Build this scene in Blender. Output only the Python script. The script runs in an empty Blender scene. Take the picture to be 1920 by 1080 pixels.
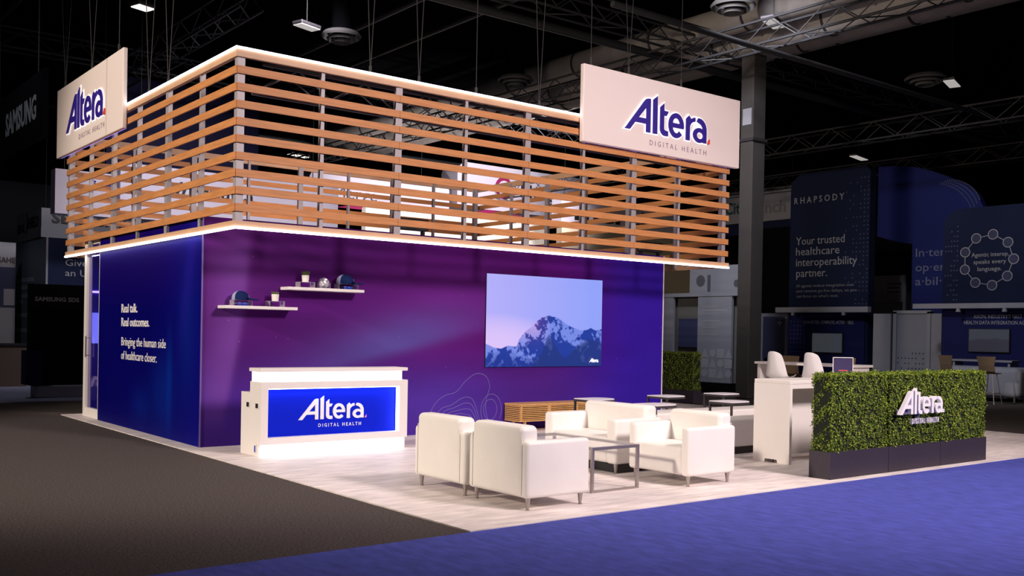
import bpy, bmesh, math, random
import numpy as np
from mathutils import Vector, Matrix
random.seed(7); RNG = np.random.default_rng(7)
S = bpy.context.scene
C = S.collection

# ------------------------------------------------------------------ camera, world, lights, exposure
cam_d = bpy.data.cameras.new('camera'); cam = bpy.data.objects.new('camera', cam_d); C.objects.link(cam)
CX, CY, CZ = -4.7857, -12.4262, 1.55
YAW, PITCH, ROLL, FPX, SHY = 0.6675, -0.006, 0.0182, 1882.594, 93.5583
fw = Vector((math.cos(PITCH)*math.sin(YAW), math.cos(PITCH)*math.cos(YAW), math.sin(PITCH)))
r0 = Vector((math.cos(YAW), -math.sin(YAW), 0)); u0 = r0.cross(fw)
rt = math.cos(ROLL)*r0 + math.sin(ROLL)*u0; up = rt.cross(fw)
cam.matrix_world = Matrix(((rt.x, up.x, -fw.x, CX), (rt.y, up.y, -fw.y, CY), (rt.z, up.z, -fw.z, CZ), (0, 0, 0, 1)))
cam_d.sensor_width = 36; cam_d.lens = 36*FPX/1920; cam_d.shift_y = SHY/1920
cam_d.clip_end = 300
S.camera = cam
W = bpy.data.worlds.new('world'); S.world = W; W.use_nodes = True
W.node_tree.nodes['Background'].inputs[0].default_value = (0.75, 0.8, 1, 1)
W.node_tree.nodes['Background'].inputs[1].default_value = 0.035
S.view_settings.view_transform = 'Standard'; S.view_settings.look = 'None'
S.view_settings.exposure = 0.0; S.view_settings.gamma = 1.0; S.view_settings.use_curve_mapping = False
S.cycles.use_denoising = True
S.cycles.max_bounces = 6

def spot(name, loc, target, power, color, angle, blend=0.6, radius=0.4):
    d = bpy.data.lights.new(name, 'SPOT'); o = bpy.data.objects.new(name, d); C.objects.link(o)
    d.energy = power; d.color = color; d.spot_size = math.radians(angle); d.spot_blend = blend; d.shadow_soft_size = radius
    o.location = loc
    o.rotation_euler = (Vector(target)-Vector(loc)).to_track_quat('-Z', 'Y').to_euler()
    return o
def area(name, loc, target, power, color, sx, sy):
    d = bpy.data.lights.new(name, 'AREA'); o = bpy.data.objects.new(name, d); C.objects.link(o)
    d.shape = 'RECTANGLE'; d.size = sx; d.size_y = sy; d.energy = power; d.color = color
    o.location = loc
    o.rotation_euler = (Vector(target)-Vector(loc)).to_track_quat('-Z', 'Y').to_euler()
    return o
# unseen hall rig lamps: front aisle, side aisle; then added fill spots for the distant hall
spot('front_rig_light', (5.5, -16.0, 9.0), (5.0, -4.0, 1.6), 9600, (1.0, 0.83, 0.80), 66, 0.75, 1.3)
spot('side_rig_light', (-15.5, -2.5, 7.5), (0.8, 0.3, 2.7), 12200, (1.0, 0.85, 0.70), 50, 0.55, 0.6)
spot('overhead_rig_light', (1.0, -8.0, 9.6), (1.0, -8.0, 0), 750, (1.0, 0.86, 0.82), 100, 1.0, 0.5)
spot('overhead_rig_light', (6.3, -6.8, 9.6), (6.3, -6.0, 0), 650, (1.0, 0.86, 0.84), 100, 1.0, 0.5)
spot('overhead_rig_light', (-2.0, -5.5, 9.6), (-1.0, -6.5, 0), 200, (1.0, 0.86, 0.80), 100, 1.0, 0.5)
spot('stand_interior_light', (3.5, 2.6, 9.8), (4.4, 3.4, 2.0), 2600, (1.0, 0.78, 0.62), 70, 0.6, 0.5)
spot('added_fill_spot', (5.5, 7.0, 9.6), (5.5, 13.5, 4.6), 1900, (0.97, 0.92, 1.0), 75, 0.8, 0.5)  # added spot without a fixture, brightens the white signs behind the canopy
spot('added_fill_spot', (18.5, 11.5, 8.0), (18.5, 22.0, 6.8), 5200, (1.0, 0.94, 0.97), 80, 0.8, 0.5)  # added spot without a fixture, brightens the far hanging signs
spot('added_fill_spot', (11.5, 14.5, 2.0), (16.0, 19.0, 9.2), 2200, (1.0, 0.92, 0.9), 70, 0.8, 0.5)  # added uplight near the floor, only brightens the distant ducts
spot('added_fill_spot', (9.6, .5, 9.6), (21.5, 4.0, 1.8), 3000, (0.88, 0.88, 1.0), 60, 0.7, 0.5)  # added spot without a fixture, brightens the right-hand stands and kiosk
spot('added_fill_spot', (-2.0, 9.5, 9.6), (0.5, 14.5, 2.0), 350, (0.85, 0.88, 1.0), 90, 0.9, 0.5)
spot('added_fill_spot', (12.0, -1.0, 5.0), (15.0, 3.5, 9.0), 50, (1.0, 0.9, 0.82), 100, 0.9, 0.5)  # added upward spot in mid-air, lifts the ducts at upper right

# ------------------------------------------------------------------ helpers
class MB:
    def __init__(s): s.v = []; s.f = []
    def add(s, v, f):
        n = len(s.v); s.v += [tuple(p) for p in v]; s.f += [tuple(i+n for i in q) for q in f]; return s
    def box(s, a, b):
        x0, y0, z0 = [min(p, q) for p, q in zip(a, b)]; x1, y1, z1 = [max(p, q) for p, q in zip(a, b)]
        v = [(x0,y0,z0),(x1,y0,z0),(x1,y1,z0),(x0,y1,z0),(x0,y0,z1),(x1,y0,z1),(x1,y1,z1),(x0,y1,z1)]
        return s.add(v, [(0,3,2,1),(4,5,6,7),(0,1,5,4),(1,2,6,5),(2,3,7,6),(3,0,4,7)])
    def rbox(s, a, b, r=0.02, seg=3):
        bm = bmesh.new(); bmesh.ops.create_cube(bm, size=1)
        ce = [(p+q)/2 for p, q in zip(a, b)]; sz = [abs(q-p) for p, q in zip(a, b)]
        for v in bm.verts: v.co = Vector([v.co[i]*sz[i]+ce[i] for i in range(3)])
        bmesh.ops.bevel(bm, geom=bm.edges[:], offset=min(r, min(sz)*0.49), segments=seg, profile=0.5, affect='EDGES')
        bm.verts.index_update()
        s.add([v.co[:] for v in bm.verts], [[v.index for v in f.verts] for f in bm.faces]); bm.free(); return s
    def tube(s, p0, p1, r0, r1=None, n=10, cap=True):
        r1 = r0 if r1 is None else r1
        p0 = Vector(p0); p1 = Vector(p1); d = (p1-p0).normalized()
        a = d.orthogonal().normalized(); b = d.cross(a)
        v = []
        for p, r in ((p0, r0), (p1, r1)):
            for i in range(n):
                t = 2*math.pi*i/n; v.append(p+r*(math.cos(t)*a+math.sin(t)*b))
        f = [(i, (i+1) % n, n+(i+1) % n, n+i) for i in range(n)]
        if cap: f += [tuple(range(n-1, -1, -1)), tuple(range(n, 2*n))]
        return s.add(v, f)
    def path(s, pts, r, n=6):
        for a, b in zip(pts[:-1], pts[1:]): s.tube(a, b, r, r, n)
        return s
    def lathe(s, prof, c=(0, 0, 0), n=24):
        v = []; f = []
        for r, z in prof:
            for i in range(n):
                t = 2*math.pi*i/n; v.append((c[0]+r*math.cos(t), c[1]+r*math.sin(t), c[2]+z))
        for j in range(len(prof)-1):
            for i in range(n): f.append((j*n+i, j*n+(i+1) % n, (j+1)*n+(i+1) % n, (j+1)*n+i))
        return s.add(v, f)
    def prism(s, poly, axis, a, b):
        # poly: 2D outline (counter-clockwise); extruded along axis from a to b
        def P(p, t): return {'x': (t, p[0], p[1]), 'y': (p[0], t, p[1]), 'z': (p[0], p[1], t)}[axis]
        n = len(poly); v = [P(p, a) for p in poly]+[P(p, b) for p in poly]
        f = [(i, (i+1) % n, n+(i+1) % n, n+i) for i in range(n)]+[tuple(range(n-1, -1, -1)), tuple(range(n, 2*n))]
        return s.add(v, f)

def mesh_obj(name, v, f, m, smooth=False, fix=True):
    me = bpy.data.meshes.new(name); me.from_pydata([tuple(p) for p in v], [], [tuple(q) for q in f])
    if fix:
        bm = bmesh.new(); bm.from_mesh(me); bmesh.ops.recalc_face_normals(bm, faces=bm.faces[:]); bm.to_mesh(me); bm.free()
    if smooth:
        for p in me.polygons: p.use_smooth = True
        me.set_sharp_from_angle(angle=math.radians(38))
    if m: me.materials.append(m)
    me.update()
    o = bpy.data.objects.new(name, me); C.objects.link(o); return o
def wloc(o):
    l = Vector((0, 0, 0))
    while o: l += o.location; o = o.parent
    return l
def tag(o, label, cat, group=None, kind=None):
    if label: o['label'] = label
    if cat: o['category'] = cat
    if group: o['group'] = group
    if kind: o['kind'] = kind
    return o
def thing(name, label, cat, loc=(0, 0, 0), rz=0, group=None):
    o = bpy.data.objects.new(name, None); C.objects.link(o); o.location = loc; o.rotation_euler = (0, 0, rz)
    o.empty_display_size = 0.1
    return tag(o, label, cat, group)
def part(name, mb, m, parent, world=False, smooth=False, label=None):
    v = mb.v
    if world:
        l = wloc(parent); v = [(p[0]-l.x, p[1]-l.y, p[2]-l.z) for p in v]
    o = mesh_obj(name, v, mb.f, m, smooth); o.parent = parent
    if label: o['label'] = label
    return o
def solo(name, mb, m, label, cat, group=None, smooth=False, kind=None):
    a = np.array(mb.v); c = ((a[:, 0].min()+a[:, 0].max())/2, (a[:, 1].min()+a[:, 1].max())/2, a[:, 2].min())
    o = mesh_obj(name, (a-np.array(c)).tolist(), mb.f, m, smooth); o.location = c
    return tag(o, label, cat, group, kind)
def structure(name, mb, m):
    o = mesh_obj(name, mb.v, mb.f, m); o['kind'] = 'structure'; return o
def dup(root, loc, rz, label, group=None):
    r = root.copy(); C.objects.link(r); r.location = loc; r.rotation_euler = (0, 0, rz); r['label'] = label
    if group: r['group'] = group
    for ch in list(root.children):
        c = ch.copy(); C.objects.link(c); c.parent = r
        for g in list(ch.children):
            d = g.copy(); C.objects.link(d); d.parent = c
    return r

# text and logo shapes laid in a plane: p = origin + x*xd + y*ud (+ depth*normal)
def place2d(name, verts, faces, m, parent, o, xd, ud, label=None):
    xd = Vector(xd); ud = Vector(ud); nd = xd.cross(ud); o = Vector(o)
    l = wloc(parent) if parent else Vector((0, 0, 0))
    v = [o+xd*p[0]+ud*p[1]+nd*p[2]-l for p in verts]
    ob = mesh_obj(name, v, faces, m, fix=False); ob.parent = parent
    if label: ob['label'] = label
    return ob
def curve_mesh(cu):
    ob = bpy.data.objects.new('tmp', cu); C.objects.link(ob)
    me = bpy.data.meshes.new_from_object(ob)
    v = [tuple(x.co) for x in me.vertices]; f = [tuple(p.vertices) for p in me.polygons]
    bpy.data.objects.remove(ob); bpy.data.meshes.remove(me); bpy.data.curves.remove(cu)
    return v, f
def text(name, lines, m, parent, xd, ud, bold=0.0, depth=0.004, label=None):
    # lines: (string, left-baseline point in world, width, cap height)
    V = []; F = []
    xdv = Vector(xd); udv = Vector(ud)
    base = Vector(lines[0][1])
    for s, p, w, h in lines:
        cu = bpy.data.curves.new('t', 'FONT'); cu.body = s; cu.size = 1; cu.resolution_u = 2
        cu.offset = bold; cu.extrude = 0.5
        v, f = curve_mesh(cu)
        if not v: continue
        a = np.array(v); x0 = a[:, 0].min(); sx = w/(a[:, 0].max()-x0); sy = h/0.70
        d = Vector(p)-base; ox, oy = d.dot(xdv), d.dot(udv)
        n = len(V)
        V += [((q[0]-x0)*sx+ox, q[1]*sy+oy, (q[2]+0.5)*depth) for q in v]; F += [tuple(i+n for i in q) for q in f]
    return place2d(name, V, F, m, parent, base, xd, ud, label)

# the wordmark drawn as outlines, one or more closed loops per stroke; width 17.1 units
def arc(cx, cy, rx, ry, a0, a1, n=14):
    return [(cx+rx*math.cos(math.radians(a0+(a1-a0)*i/n)), cy+ry*math.sin(math.radians(a0+(a1-a0)*i/n))) for i in range(n+1)]
LOGO = [
    [[(0, 0), (.95, 0), (1.95, 1.2), (4.05, 1.2), (4.05, 0), (4.85, 0), (4.85, 4.95), (4.45, 4.95), (4.05, 4.85), (3.75, 4.6)],
     [(2.6, 1.95), (4.05, 3.6), (4.05, 1.95)]],
    [[(5.35, 0), (6.2, 0), (6.2, 5.6), (5.35, 4.95)]],
    [[(6.75, 4.1), (6.75, .95)]+arc(7.75, .95, 1.0, 1.0, 180, 270, 8)[1:]+[(8.35, -.03), (8.35, .72), (7.95, .72)]+arc(7.95, 1.05, .42, .33, 270, 180, 5)
     + [(7.53, 2.95), (8.0, 2.95), (8.42, 3.65), (7.53, 3.65), (7.53, 4.75)]],
    [arc(10.0, 1.82, 1.55, 1.86, -42, -360, 40)[:-1]+[(11.55, 1.82), (11.52, 1.5), (9.28, 1.5)]+arc(10.0, 1.75, .78, 1.08, 195, 318, 12),
     [(9.3, 2.15)]+arc(10.0, 2.0, .76, .95, 155, 25, 10)+[(10.72, 2.15)]],
    [[(12.0, 0), (12.8, 0), (12.8, 2.0)]+arc(14.0, 1.9, 1.2, 1.1, 170, 92, 8)+[(13.95, 3.62)]+arc(13.9, 2.6, 1.05, 1.02, 100, 140, 4)+[(12.62, 3.75), (12.0, 3.2)]],
    [arc(14.75, 1.9, 1.6, 1.75, 98, 0, 12)+[(16.35, 0), (15.6, 0), (15.6, .22)]+arc(14.85, 1.05, 1.35, 1.12, -62, -300, 22)+[(15.55, 2.1)]+arc(14.7, 1.9, .85, .98, 15, 78, 6)+[(14.25, 3.1)],
     arc(14.95, 1.03, .66, .52, 0, 360, 18)[:-1]],
]
TIP = [[[(16.6, 0), (17.1, 0), (17.1, .75)]]]
def outline_mesh(letters, grow=0.0):
    V = []; F = []
    for loops in letters:
        cu = bpy.data.curves.new('l', 'CURVE'); cu.dimensions = '2D'; cu.fill_mode = 'BOTH'; cu.extrude = 0.5
        for lp in loops:
            sp = cu.splines.new('POLY'); sp.points.add(len(lp)-1); sp.use_cyclic_u = True
            for i, q in enumerate(lp): sp.points[i].co = (q[0], q[1], 0, 1)
        v, f = curve_mesh(cu)
        n = len(V); V += v; F += [tuple(i+n for i in q) for q in f]
    return V, F
def grown(letters, g):
    # each loop pushed outward by g (outer loops), inner loops shrunk
    out = []
    for loops in letters:
        new = []
        for k, lp in enumerate(loops):
            ar = sum(a[0]*b[1]-b[0]*a[1] for a, b in zip(lp, lp[1:]+lp[:1]))
            sgn = 1 if ar > 0 else -1
            s = sgn*(1 if k == 0 else -1)
            n = len(lp); q = []
            for i in range(n):
                p0, p1, p2 = Vector(lp[i-1]), Vector(lp[i]), Vector(lp[(i+1) % n])
                e1 = (p1-p0); e2 = (p2-p1)
                if e1.length < 1e-6 or e2.length < 1e-6: q.append(tuple(p1)); continue
                n1 = Vector((e1.y, -e1.x)).normalized(); n2 = Vector((e2.y, -e2.x)).normalized()
                m = n1+n2
                if m.length < .3: m = n1
                m = m.normalized(); k2 = min(1/max(m.dot(n1), .5), 1.6)
                q.append(tuple(p1+m*g*k2*s))
            new.append(q)
        out.append(new)
    return out
def backing_a(g):
    return [[arc(14.75, 1.9, 1.6+g, 1.75+g, 110, 0, 14)+[(16.35+g, -g), (15.2, -g)]+arc(14.85, 1.05, 1.35+g, 1.12+g, -80, -215, 14)+[(13.75, 2.6)], arc(14.95, 1.03, .66-g*.8, .52-g*.8, 0, 360, 18)[:-1]]]
def logo(parent, o, xd, ud, width, m, tipm=None, depth=0.02, base=0.0, halo=None, hg=.28, tagm=None, tag_w=None, tag_h=None, tag_off=None, hs=1.0, tagbold=-.008):
    k = width/17.1
    def put(name, letters, mt, d0, d1, label=None):
        v, f = outline_mesh(letters)
        return place2d(name, [(p[0]*k, p[1]*k*hs, d0+(p[2]+.5)*(d1-d0)) for p in v], f, mt, parent, o, xd, ud, label)
    if halo: put('letter_backing', grown(LOGO[:3]+LOGO[4:5], hg)+[[arc(10.0, 1.82, 1.55+hg, 1.86+hg, 0, 360, 36)[:-1]]]+backing_a(hg), halo, base, base+depth*.5, 'white outline behind the letters')
    put('logo_lettering', LOGO if tipm else LOGO+TIP, m, base+(depth*.5 if halo else 0), base+depth)
    if tipm: put('logo_tip', TIP, tipm, base, base+depth, 'small red triangle ending the wordmark')
    if tagm:
        p = Vector(o)+Vector(xd)*tag_off[0]+Vector(ud)*tag_off[1]+Vector(xd).cross(Vector(ud))*base
        text('tagline', [('D I G I T A L   H E A L T H', p, tag_w, tag_h)], tagm, parent, xd, ud, tagbold, .004 if halo else depth*.6)

# ------------------------------------------------------------------ materials
def mat(name, col, rough=0.5, metal=0.0, emit=None, es=0.0, var=0.0, vs=8.0, vscale=(1, 1, 1), bump=0.0, bs=200.0, spec=0.5, trans=0.0, alpha=1.0):
    m = bpy.data.materials.new(name); m.use_nodes = True; nt = m.node_tree; b = nt.nodes['Principled BSDF']
    b.inputs['Base Color'].default_value = (*col, 1); b.inputs['Roughness'].default_value = rough; b.inputs['Metallic'].default_value = metal
    b.inputs['Specular IOR Level'].default_value = spec
    if trans: b.inputs['Transmission Weight'].default_value = trans
    if alpha < 1: b.inputs['Alpha'].default_value = alpha
    if emit: b.inputs['Emission Color'].default_value = (*emit, 1); b.inputs['Emission Strength'].default_value = es
    if var or bump:
        tc = nt.nodes.new('ShaderNodeTexCoord'); mp = nt.nodes.new('ShaderNodeMapping'); mp.inputs['Scale'].default_value = vscale
        nt.links.new(tc.outputs['Object'], mp.inputs['Vector'])
    if var:
        nz = nt.nodes.new('ShaderNodeTexNoise'); nz.inputs['Scale'].default_value = vs; nz.inputs['Detail'].default_value = 4
        nt.links.new(mp.outputs['Vector'], nz.inputs['Vector'])
        mx = nt.nodes.new('ShaderNodeMix'); mx.data_type = 'RGBA'
        mx.inputs[6].default_value = (*[max(0, c*(1-var)) for c in col], 1); mx.inputs[7].default_value = (*[min(1, c*(1+var)) for c in col], 1)
        rp = nt.nodes.new('ShaderNodeMapRange'); rp.inputs[1].default_value = .3; rp.inputs[2].default_value = .7
        nt.links.new(nz.outputs['Fac'], rp.inputs[0]); nt.links.new(rp.outputs[0], mx.inputs[0])
        nt.links.new(mx.outputs[2], b.inputs['Base Color'])
    if bump:
        n2 = nt.nodes.new('ShaderNodeTexNoise'); n2.inputs['Scale'].default_value = bs
        bp = nt.nodes.new('ShaderNodeBump'); bp.inputs['Strength'].default_value = bump; bp.inputs['Distance'].default_value = .01
        nt.links.new(mp.outputs['Vector'], n2.inputs['Vector']); nt.links.new(n2.outputs['Fac'], bp.inputs['Height']); nt.links.new(bp.outputs['Normal'], b.inputs['Normal'])
    return m
def glow(name, col, s):
    m = bpy.data.materials.new(name); m.use_nodes = True; nt = m.node_tree; b = nt.nodes['Principled BSDF']
    b.inputs['Base Color'].default_value = (.8, .8, .8, 1)
    b.inputs['Emission Color'].default_value = (*col, 1); b.inputs['Emission Strength'].default_value = s
    return m
def vcol(name, rough=0.4, emit=0.0, stars=False):
    m = bpy.data.materials.new(name); m.use_nodes = True; nt = m.node_tree; b = nt.nodes['Principled BSDF']
    at = nt.nodes.new('ShaderNodeVertexColor'); at.layer_name = 'print'
    b.inputs['Roughness'].default_value = rough; b.inputs['Specular IOR Level'].default_value = .06
    if emit:
        b.inputs['Base Color'].default_value = (.01, .01, .01, 1)
        nt.links.new(at.outputs['Color'], b.inputs['Emission Color']); b.inputs['Emission Strength'].default_value = emit
    else:
        src = at.outputs['Color']
        if stars:
            tc = nt.nodes.new('ShaderNodeTexCoord'); vo = nt.nodes.new('ShaderNodeTexVoronoi'); vo.inputs['Scale'].default_value = 4.5
            nt.links.new(tc.outputs['Object'], vo.inputs['Vector'])
            lt = nt.nodes.new('ShaderNodeMath'); lt.operation = 'LESS_THAN'; lt.inputs[1].default_value = .035
            nt.links.new(vo.outputs['Distance'], lt.inputs[0])
            mx = nt.nodes.new('ShaderNodeMix'); mx.data_type = 'RGBA'; mx.inputs[7].default_value = (.22, .16, .32, 1)
            nt.links.new(lt.outputs[0], mx.inputs[0]); nt.links.new(src, mx.inputs[6]); src = mx.outputs[2]
        nt.links.new(src, b.inputs['Base Color'])
    return m
M = {}
M['concrete'] = mat('hall_carpet', (.056, .043, .041), .95, var=.8, vs=55, bump=.5, bs=300)
M['blue_carpet'] = mat('blue_carpet', (.048, .062, .36), .95, var=.22, vs=14, vscale=(1, .35, 1), bump=.3, bs=260)
M['vinyl'] = mat('pale_vinyl', (.72, .655, .64), .5, var=.2, vs=5, vscale=(.5, 2.2, 1), spec=.3)
M['house_floor'] = mat('neighbour_floor', (.30, .30, .42), .5)
M['ceiling'] = mat('black_ceiling', (.004, .004, .005), .95, spec=0)
M['hall_wall'] = mat('hall_wall', (.035, .035, .05), .9)
M['wood'] = mat('slat_wood', (.55, .235, .088), .5, var=.14, vs=3, vscale=(1, 1, 12), spec=.3)
M['post'] = mat('aluminium_post', (.36, .335, .365), .5, .2)
M['white'] = mat('white_laminate', (.80, .76, .75), .4)
M['sign_face'] = mat('sign_fabric', (.80, .70, .68), .8)
M['leather'] = mat('white_leather', (.825, .795, .77), .45, var=.03, vs=3, bump=.06, bs=60)
M['steel'] = mat('brushed_steel', (.42, .38, .36), .35, .9)
M['black'] = mat('black_metal', (.012, .011, .012), .5)
M['dark_frame'] = mat('dark_frame', (.05, .045, .05), .5, .4)
M['led'] = glow('led_strip', (1, .95, 1), 7.0)
M['desk_glow'] = glow('desk_glow', (.92, .96, 1), 2.0)
M['desk_blue'] = mat('desk_blue_panel', (.0, .012, .60), .6, spec=.1)
M['navy_letter'] = mat('navy_letters', (.022, .006, .26), .6)
M['halo'] = mat('white_letter_backing', (.95, .93, .97), .6, emit=(1, .95, 1), es=.35)
M['red_tip'] = mat('red_tip', (.75, .08, .06), .6)
M['pink_tip'] = mat('pink_tip', (.85, .25, .55), .6)
M['white_letter'] = mat('white_letters', (.85, .83, .88), .6)
M['grey_letter'] = mat('grey_letters', (.22, .15, .22), .7)
M['planter'] = mat('planter_box', (.030, .022, .036), .6, var=.1, vs=3)
M['oak'] = mat('oak_slats', (.60, .33, .12), .5, var=.15, vs=4, vscale=(2, 8, 8))
M['glass'] = mat('clear_glass', (.55, .58, .66), .03, alpha=.14, spec=.8)
M['acrylic'] = mat('acrylic', (.75, .7, .85), .1, alpha=.2)
M['table_top'] = mat('pale_table_top', (.82, .80, .86), .35)
M['core'] = mat('hedge_core', (.006, .010, .003), .9)
def leaf_mat():
    m = bpy.data.materials.new('boxwood_leaves'); m.use_nodes = True; nt = m.node_tree; b = nt.nodes['Principled BSDF']
    g = nt.nodes.new('ShaderNodeNewGeometry'); r = nt.nodes.new('ShaderNodeValToRGB')
    nt.links.new(g.outputs['Random Per Island'], r.inputs[0]); e = r.color_ramp.elements
    e[0].position = 0; e[0].color = (.040, .080, .010, 1); e[1].position = 1; e[1].color = (.36, .43, .055, 1)
    x = e.new(.55); x.color = (.13, .20, .020, 1)
    nt.links.new(r.outputs[0], b.inputs['Base Color']); b.inputs['Roughness'].default_value = .6; b.inputs['Specular IOR Level'].default_value = .2
    return m
M['leaf'] = leaf_mat()
M['tower_navy'] = mat('tower_navy', (.011, .017, .050), .85, spec=.15)
M['tower_blue'] = mat('arch_blue', (.014, .020, .125), .8, spec=.15)
M['booth_navy'] = mat('booth_navy_wall', (.013, .015, .085), .85, spec=.15)
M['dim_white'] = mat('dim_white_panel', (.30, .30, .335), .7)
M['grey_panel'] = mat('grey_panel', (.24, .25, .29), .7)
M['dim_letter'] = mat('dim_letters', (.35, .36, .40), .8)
M['black_panel'] = mat('black_panel', (.005, .005, .006), .7, spec=.02)
M['taupe'] = mat('column_paint', (.045, .039, .036), .85, var=.08, vs=2)
M['duct'] = mat('duct_metal', (.30, .27, .25), .7, var=.1, vs=3)
M['diffuser'] = mat('diffuser_metal', (.085, .08, .078), .6)
M['pipe'] = mat('ceiling_pipe', (.022, .021, .023), .6)
M['cable'] = mat('cable', (.014, .014, .016), .7)
M['lamp'] = glow('lamp_lens', (1, .93, .85), 1.2)
M['lamp_dim'] = glow('lamp_lens_dim', (1, .95, .9), .38)
M['merge_white'] = mat('merge_sign', (.74, .68, .80), .8)
M['crimson'] = mat('crimson_print', (.34, .008, .10), .8)
M['cap_navy'] = mat('cap_navy', (.008, .018, .085), .8, spec=.1)
M['cap_mesh'] = mat('cap_mesh', (.30, .32, .50), .8)
M['pot'] = mat('white_pot', (.78, .75, .70), .5)
M['herb'] = mat('succulent', (.10, .14, .03), .6, var=.4, vs=60)
M['blue_lens'] = mat('blue_plastic', (.01, .04, .45), .3)
M['silver'] = mat('silver_foil', (.75, .73, .80), .25, .7)
M['tan'] = mat('tan_plywood', (.16, .105, .06), .6)
M['brown'] = mat('brown_counter', (.10, .065, .045), .7)
M['screen_off'] = mat('dim_screen', (.03, .035, .06), .3, emit=(.5, .55, .65), es=.06)
M['violet'] = mat('violet_print', (.015, .008, .30), .5)
M['poster_blue'] = mat('poster_blue', (.03, .035, .10), .7)

# ------------------------------------------------------------------ hall: floor, carpets, ceiling, walls
structure('floor', MB().box((-40, -40, -.05), (70, 60, 0)), M['concrete'])
mb = MB(); mb.box((-40, -32, 0), (70, -6.185, .004)); structure('aisle_carpet', mb, M['blue_carpet'])
mb = MB(); mb.box((-.24, -6.185, 0), (12.2, 5.67, .012)); structure('booth_floor', mb, M['vinyl'])
mb = MB(); mb.box((-8, 8.9, 0), (6, 17.5, .012)); structure('neighbour_floor', mb, M['house_floor'])
structure('ceiling', MB().box((-40, -40, 10.6), (70, 60, 10.7)), M['ceiling'])
structure('wall_back', MB().box((-40, 58, 0), (70, 58.3, 10.6)), M['hall_wall'])
structure('wall_right', MB().box((62, -40, 0), (62.3, 58, 10.6)), M['hall_wall'])

# ------------------------------------------------------------------ stand wall with printed aurora
def sstep(a, b, x): t = np.clip((x-a)/(b-a), 0, 1); return t*t*(3-2*t)
def gauss(x, s): return np.exp(-(x/s)**2)
def lerp(a, b, t): return a*(1-t[..., None])+np.array(b)*t[..., None]
def grid_print(name, o, xd, ud, w, h, nx, ny, fn, m, parent, label=None):
    xs, ys = np.meshgrid(np.linspace(0, w, nx), np.linspace(0, h, ny)); col = fn(xs, ys)
    o = Vector(o)-wloc(parent); xd = Vector(xd); ud = Vector(ud)
    P = np.array(o)[None, None]+xs[..., None]*np.array(xd)+ys[..., None]*np.array(ud)
    idx = np.arange(nx*ny).reshape(ny, nx)
    f = np.stack([idx[:-1, :-1], idx[:-1, 1:], idx[1:, 1:], idx[1:, :-1]], -1).reshape(-1, 4)
    ob = mesh_obj(name, P.reshape(-1, 3).tolist(), f.tolist(), m, fix=False)
    ca = ob.data.color_attributes.new('print', 'FLOAT_COLOR', 'POINT')
    ca.data.foreach_set('color', np.concatenate([np.clip(col, 0, 1), np.ones(col.shape[:2]+(1,))], -1).reshape(-1).astype(np.float32))
    ob.parent = parent
    if label: ob['label'] = label
    return ob
def wave(x, z, k, s):
    r = np.random.default_rng(s); t = 0
    for i in range(5):
        a = r.uniform(0, 6.28); b = r.uniform(.3, 1.2); t = t+np.sin(k*(x*math.cos(i*1.3)*b+z*math.sin(i*1.3)*2)+a)
    return t/5
def front_print(x, z):
    c = np.zeros(x.shape+(3,))+np.array([.085, .010, .130])
    c = lerp(c, [.15, .016, .20], gauss(x-3.7, 1.8)*gauss(z-1.95, .75)*.95)
    c = lerp(c, [.16, .030, .21], gauss(x-.35, .45)*sstep(1.2, 2.2, z)*.75)
    c = lerp(c, [.060, .008, .085], gauss(z-2.35-.05*np.sin(x*1.3), .22)*(.45+.4*wave(x, z, 1.1, 3)))
    c = lerp(c, [.075, .040, .30], sstep(1.5, .2, z)*.85)
    c = lerp(c, [.035, .016, .33], sstep(5.4, 7.9, x)*.9)
    c = lerp(c, [.13, .010, .20], gauss(x-6.0, .9)*gauss(z-2.5, .35)*.8)
    cx = .62-.40*sstep(2.9, .3, z)+.08*np.sin(z*1.5)
    d = x-cx; st = np.where(d > 0, gauss(d, .07), gauss(d, .38))*sstep(.1, .8, z)*sstep(3.1, 2.1, z)
    c = lerp(c, [.27, .13, .42], st*.55)
    dz = z-(1.12+.22*(x-2.0)); tl = np.where(dz > 0, gauss(dz, .42), gauss(dz, .13))*gauss(x-2.9, 1.25)
    c = lerp(c, [.12, .14, .36], tl*.8)
    c = lerp(c, [.09, .06, .34], gauss(x-3.6, .9)*gauss(z-.45, .4)*.6)
    c = c*(1+.10*wave(x*2, z*4, 2.0, 9)[..., None])
    return c*np.array([.86, .62, 1.05])
def side_print(y, z):
    # y measured from the far end towards the corner
    x = y
    c = np.zeros(x.shape+(3,))+np.array([.004, .002, .115])
    c = lerp(c, [.030, .004, .120], sstep(1.6, 2.6, z)*.9)
    c = lerp(c, [.012, .012, .20], sstep(2.6, 4.4, x)*.6)
    for cx, cz, w, h, a in ((3.25, .75, .10, .55, .9), (3.0, .6, .45, .5, .5), (2.1, .38, .4, .25, .35), (3.9, 1.5, .3, .9, .4)):
        c = lerp(c, [.004, .085, .26], gauss(x-cx, w)*gauss(z-cz, h)*a)
    c = lerp(c, [.05, .03, .27], gauss(x-(3.75+.25*(z-1.5)), .16)*sstep(1.0, 2.2, z)*.6)
    return c*(1+.08*wave(x*3, z*.6, 2.0, 4)[..., None])*np.array([.25, .22, .95])
M['aurora'] = vcol('aurora_print', .55, stars=True); M['aurora_side'] = vcol('aurora_print_side', .55)
wall = thing('mural_wall', 'purple and blue aurora printed wall of the stand under the slatted canopy', 'wall', (4.2, 2.2, 0.012))
WH = 2.947
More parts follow.
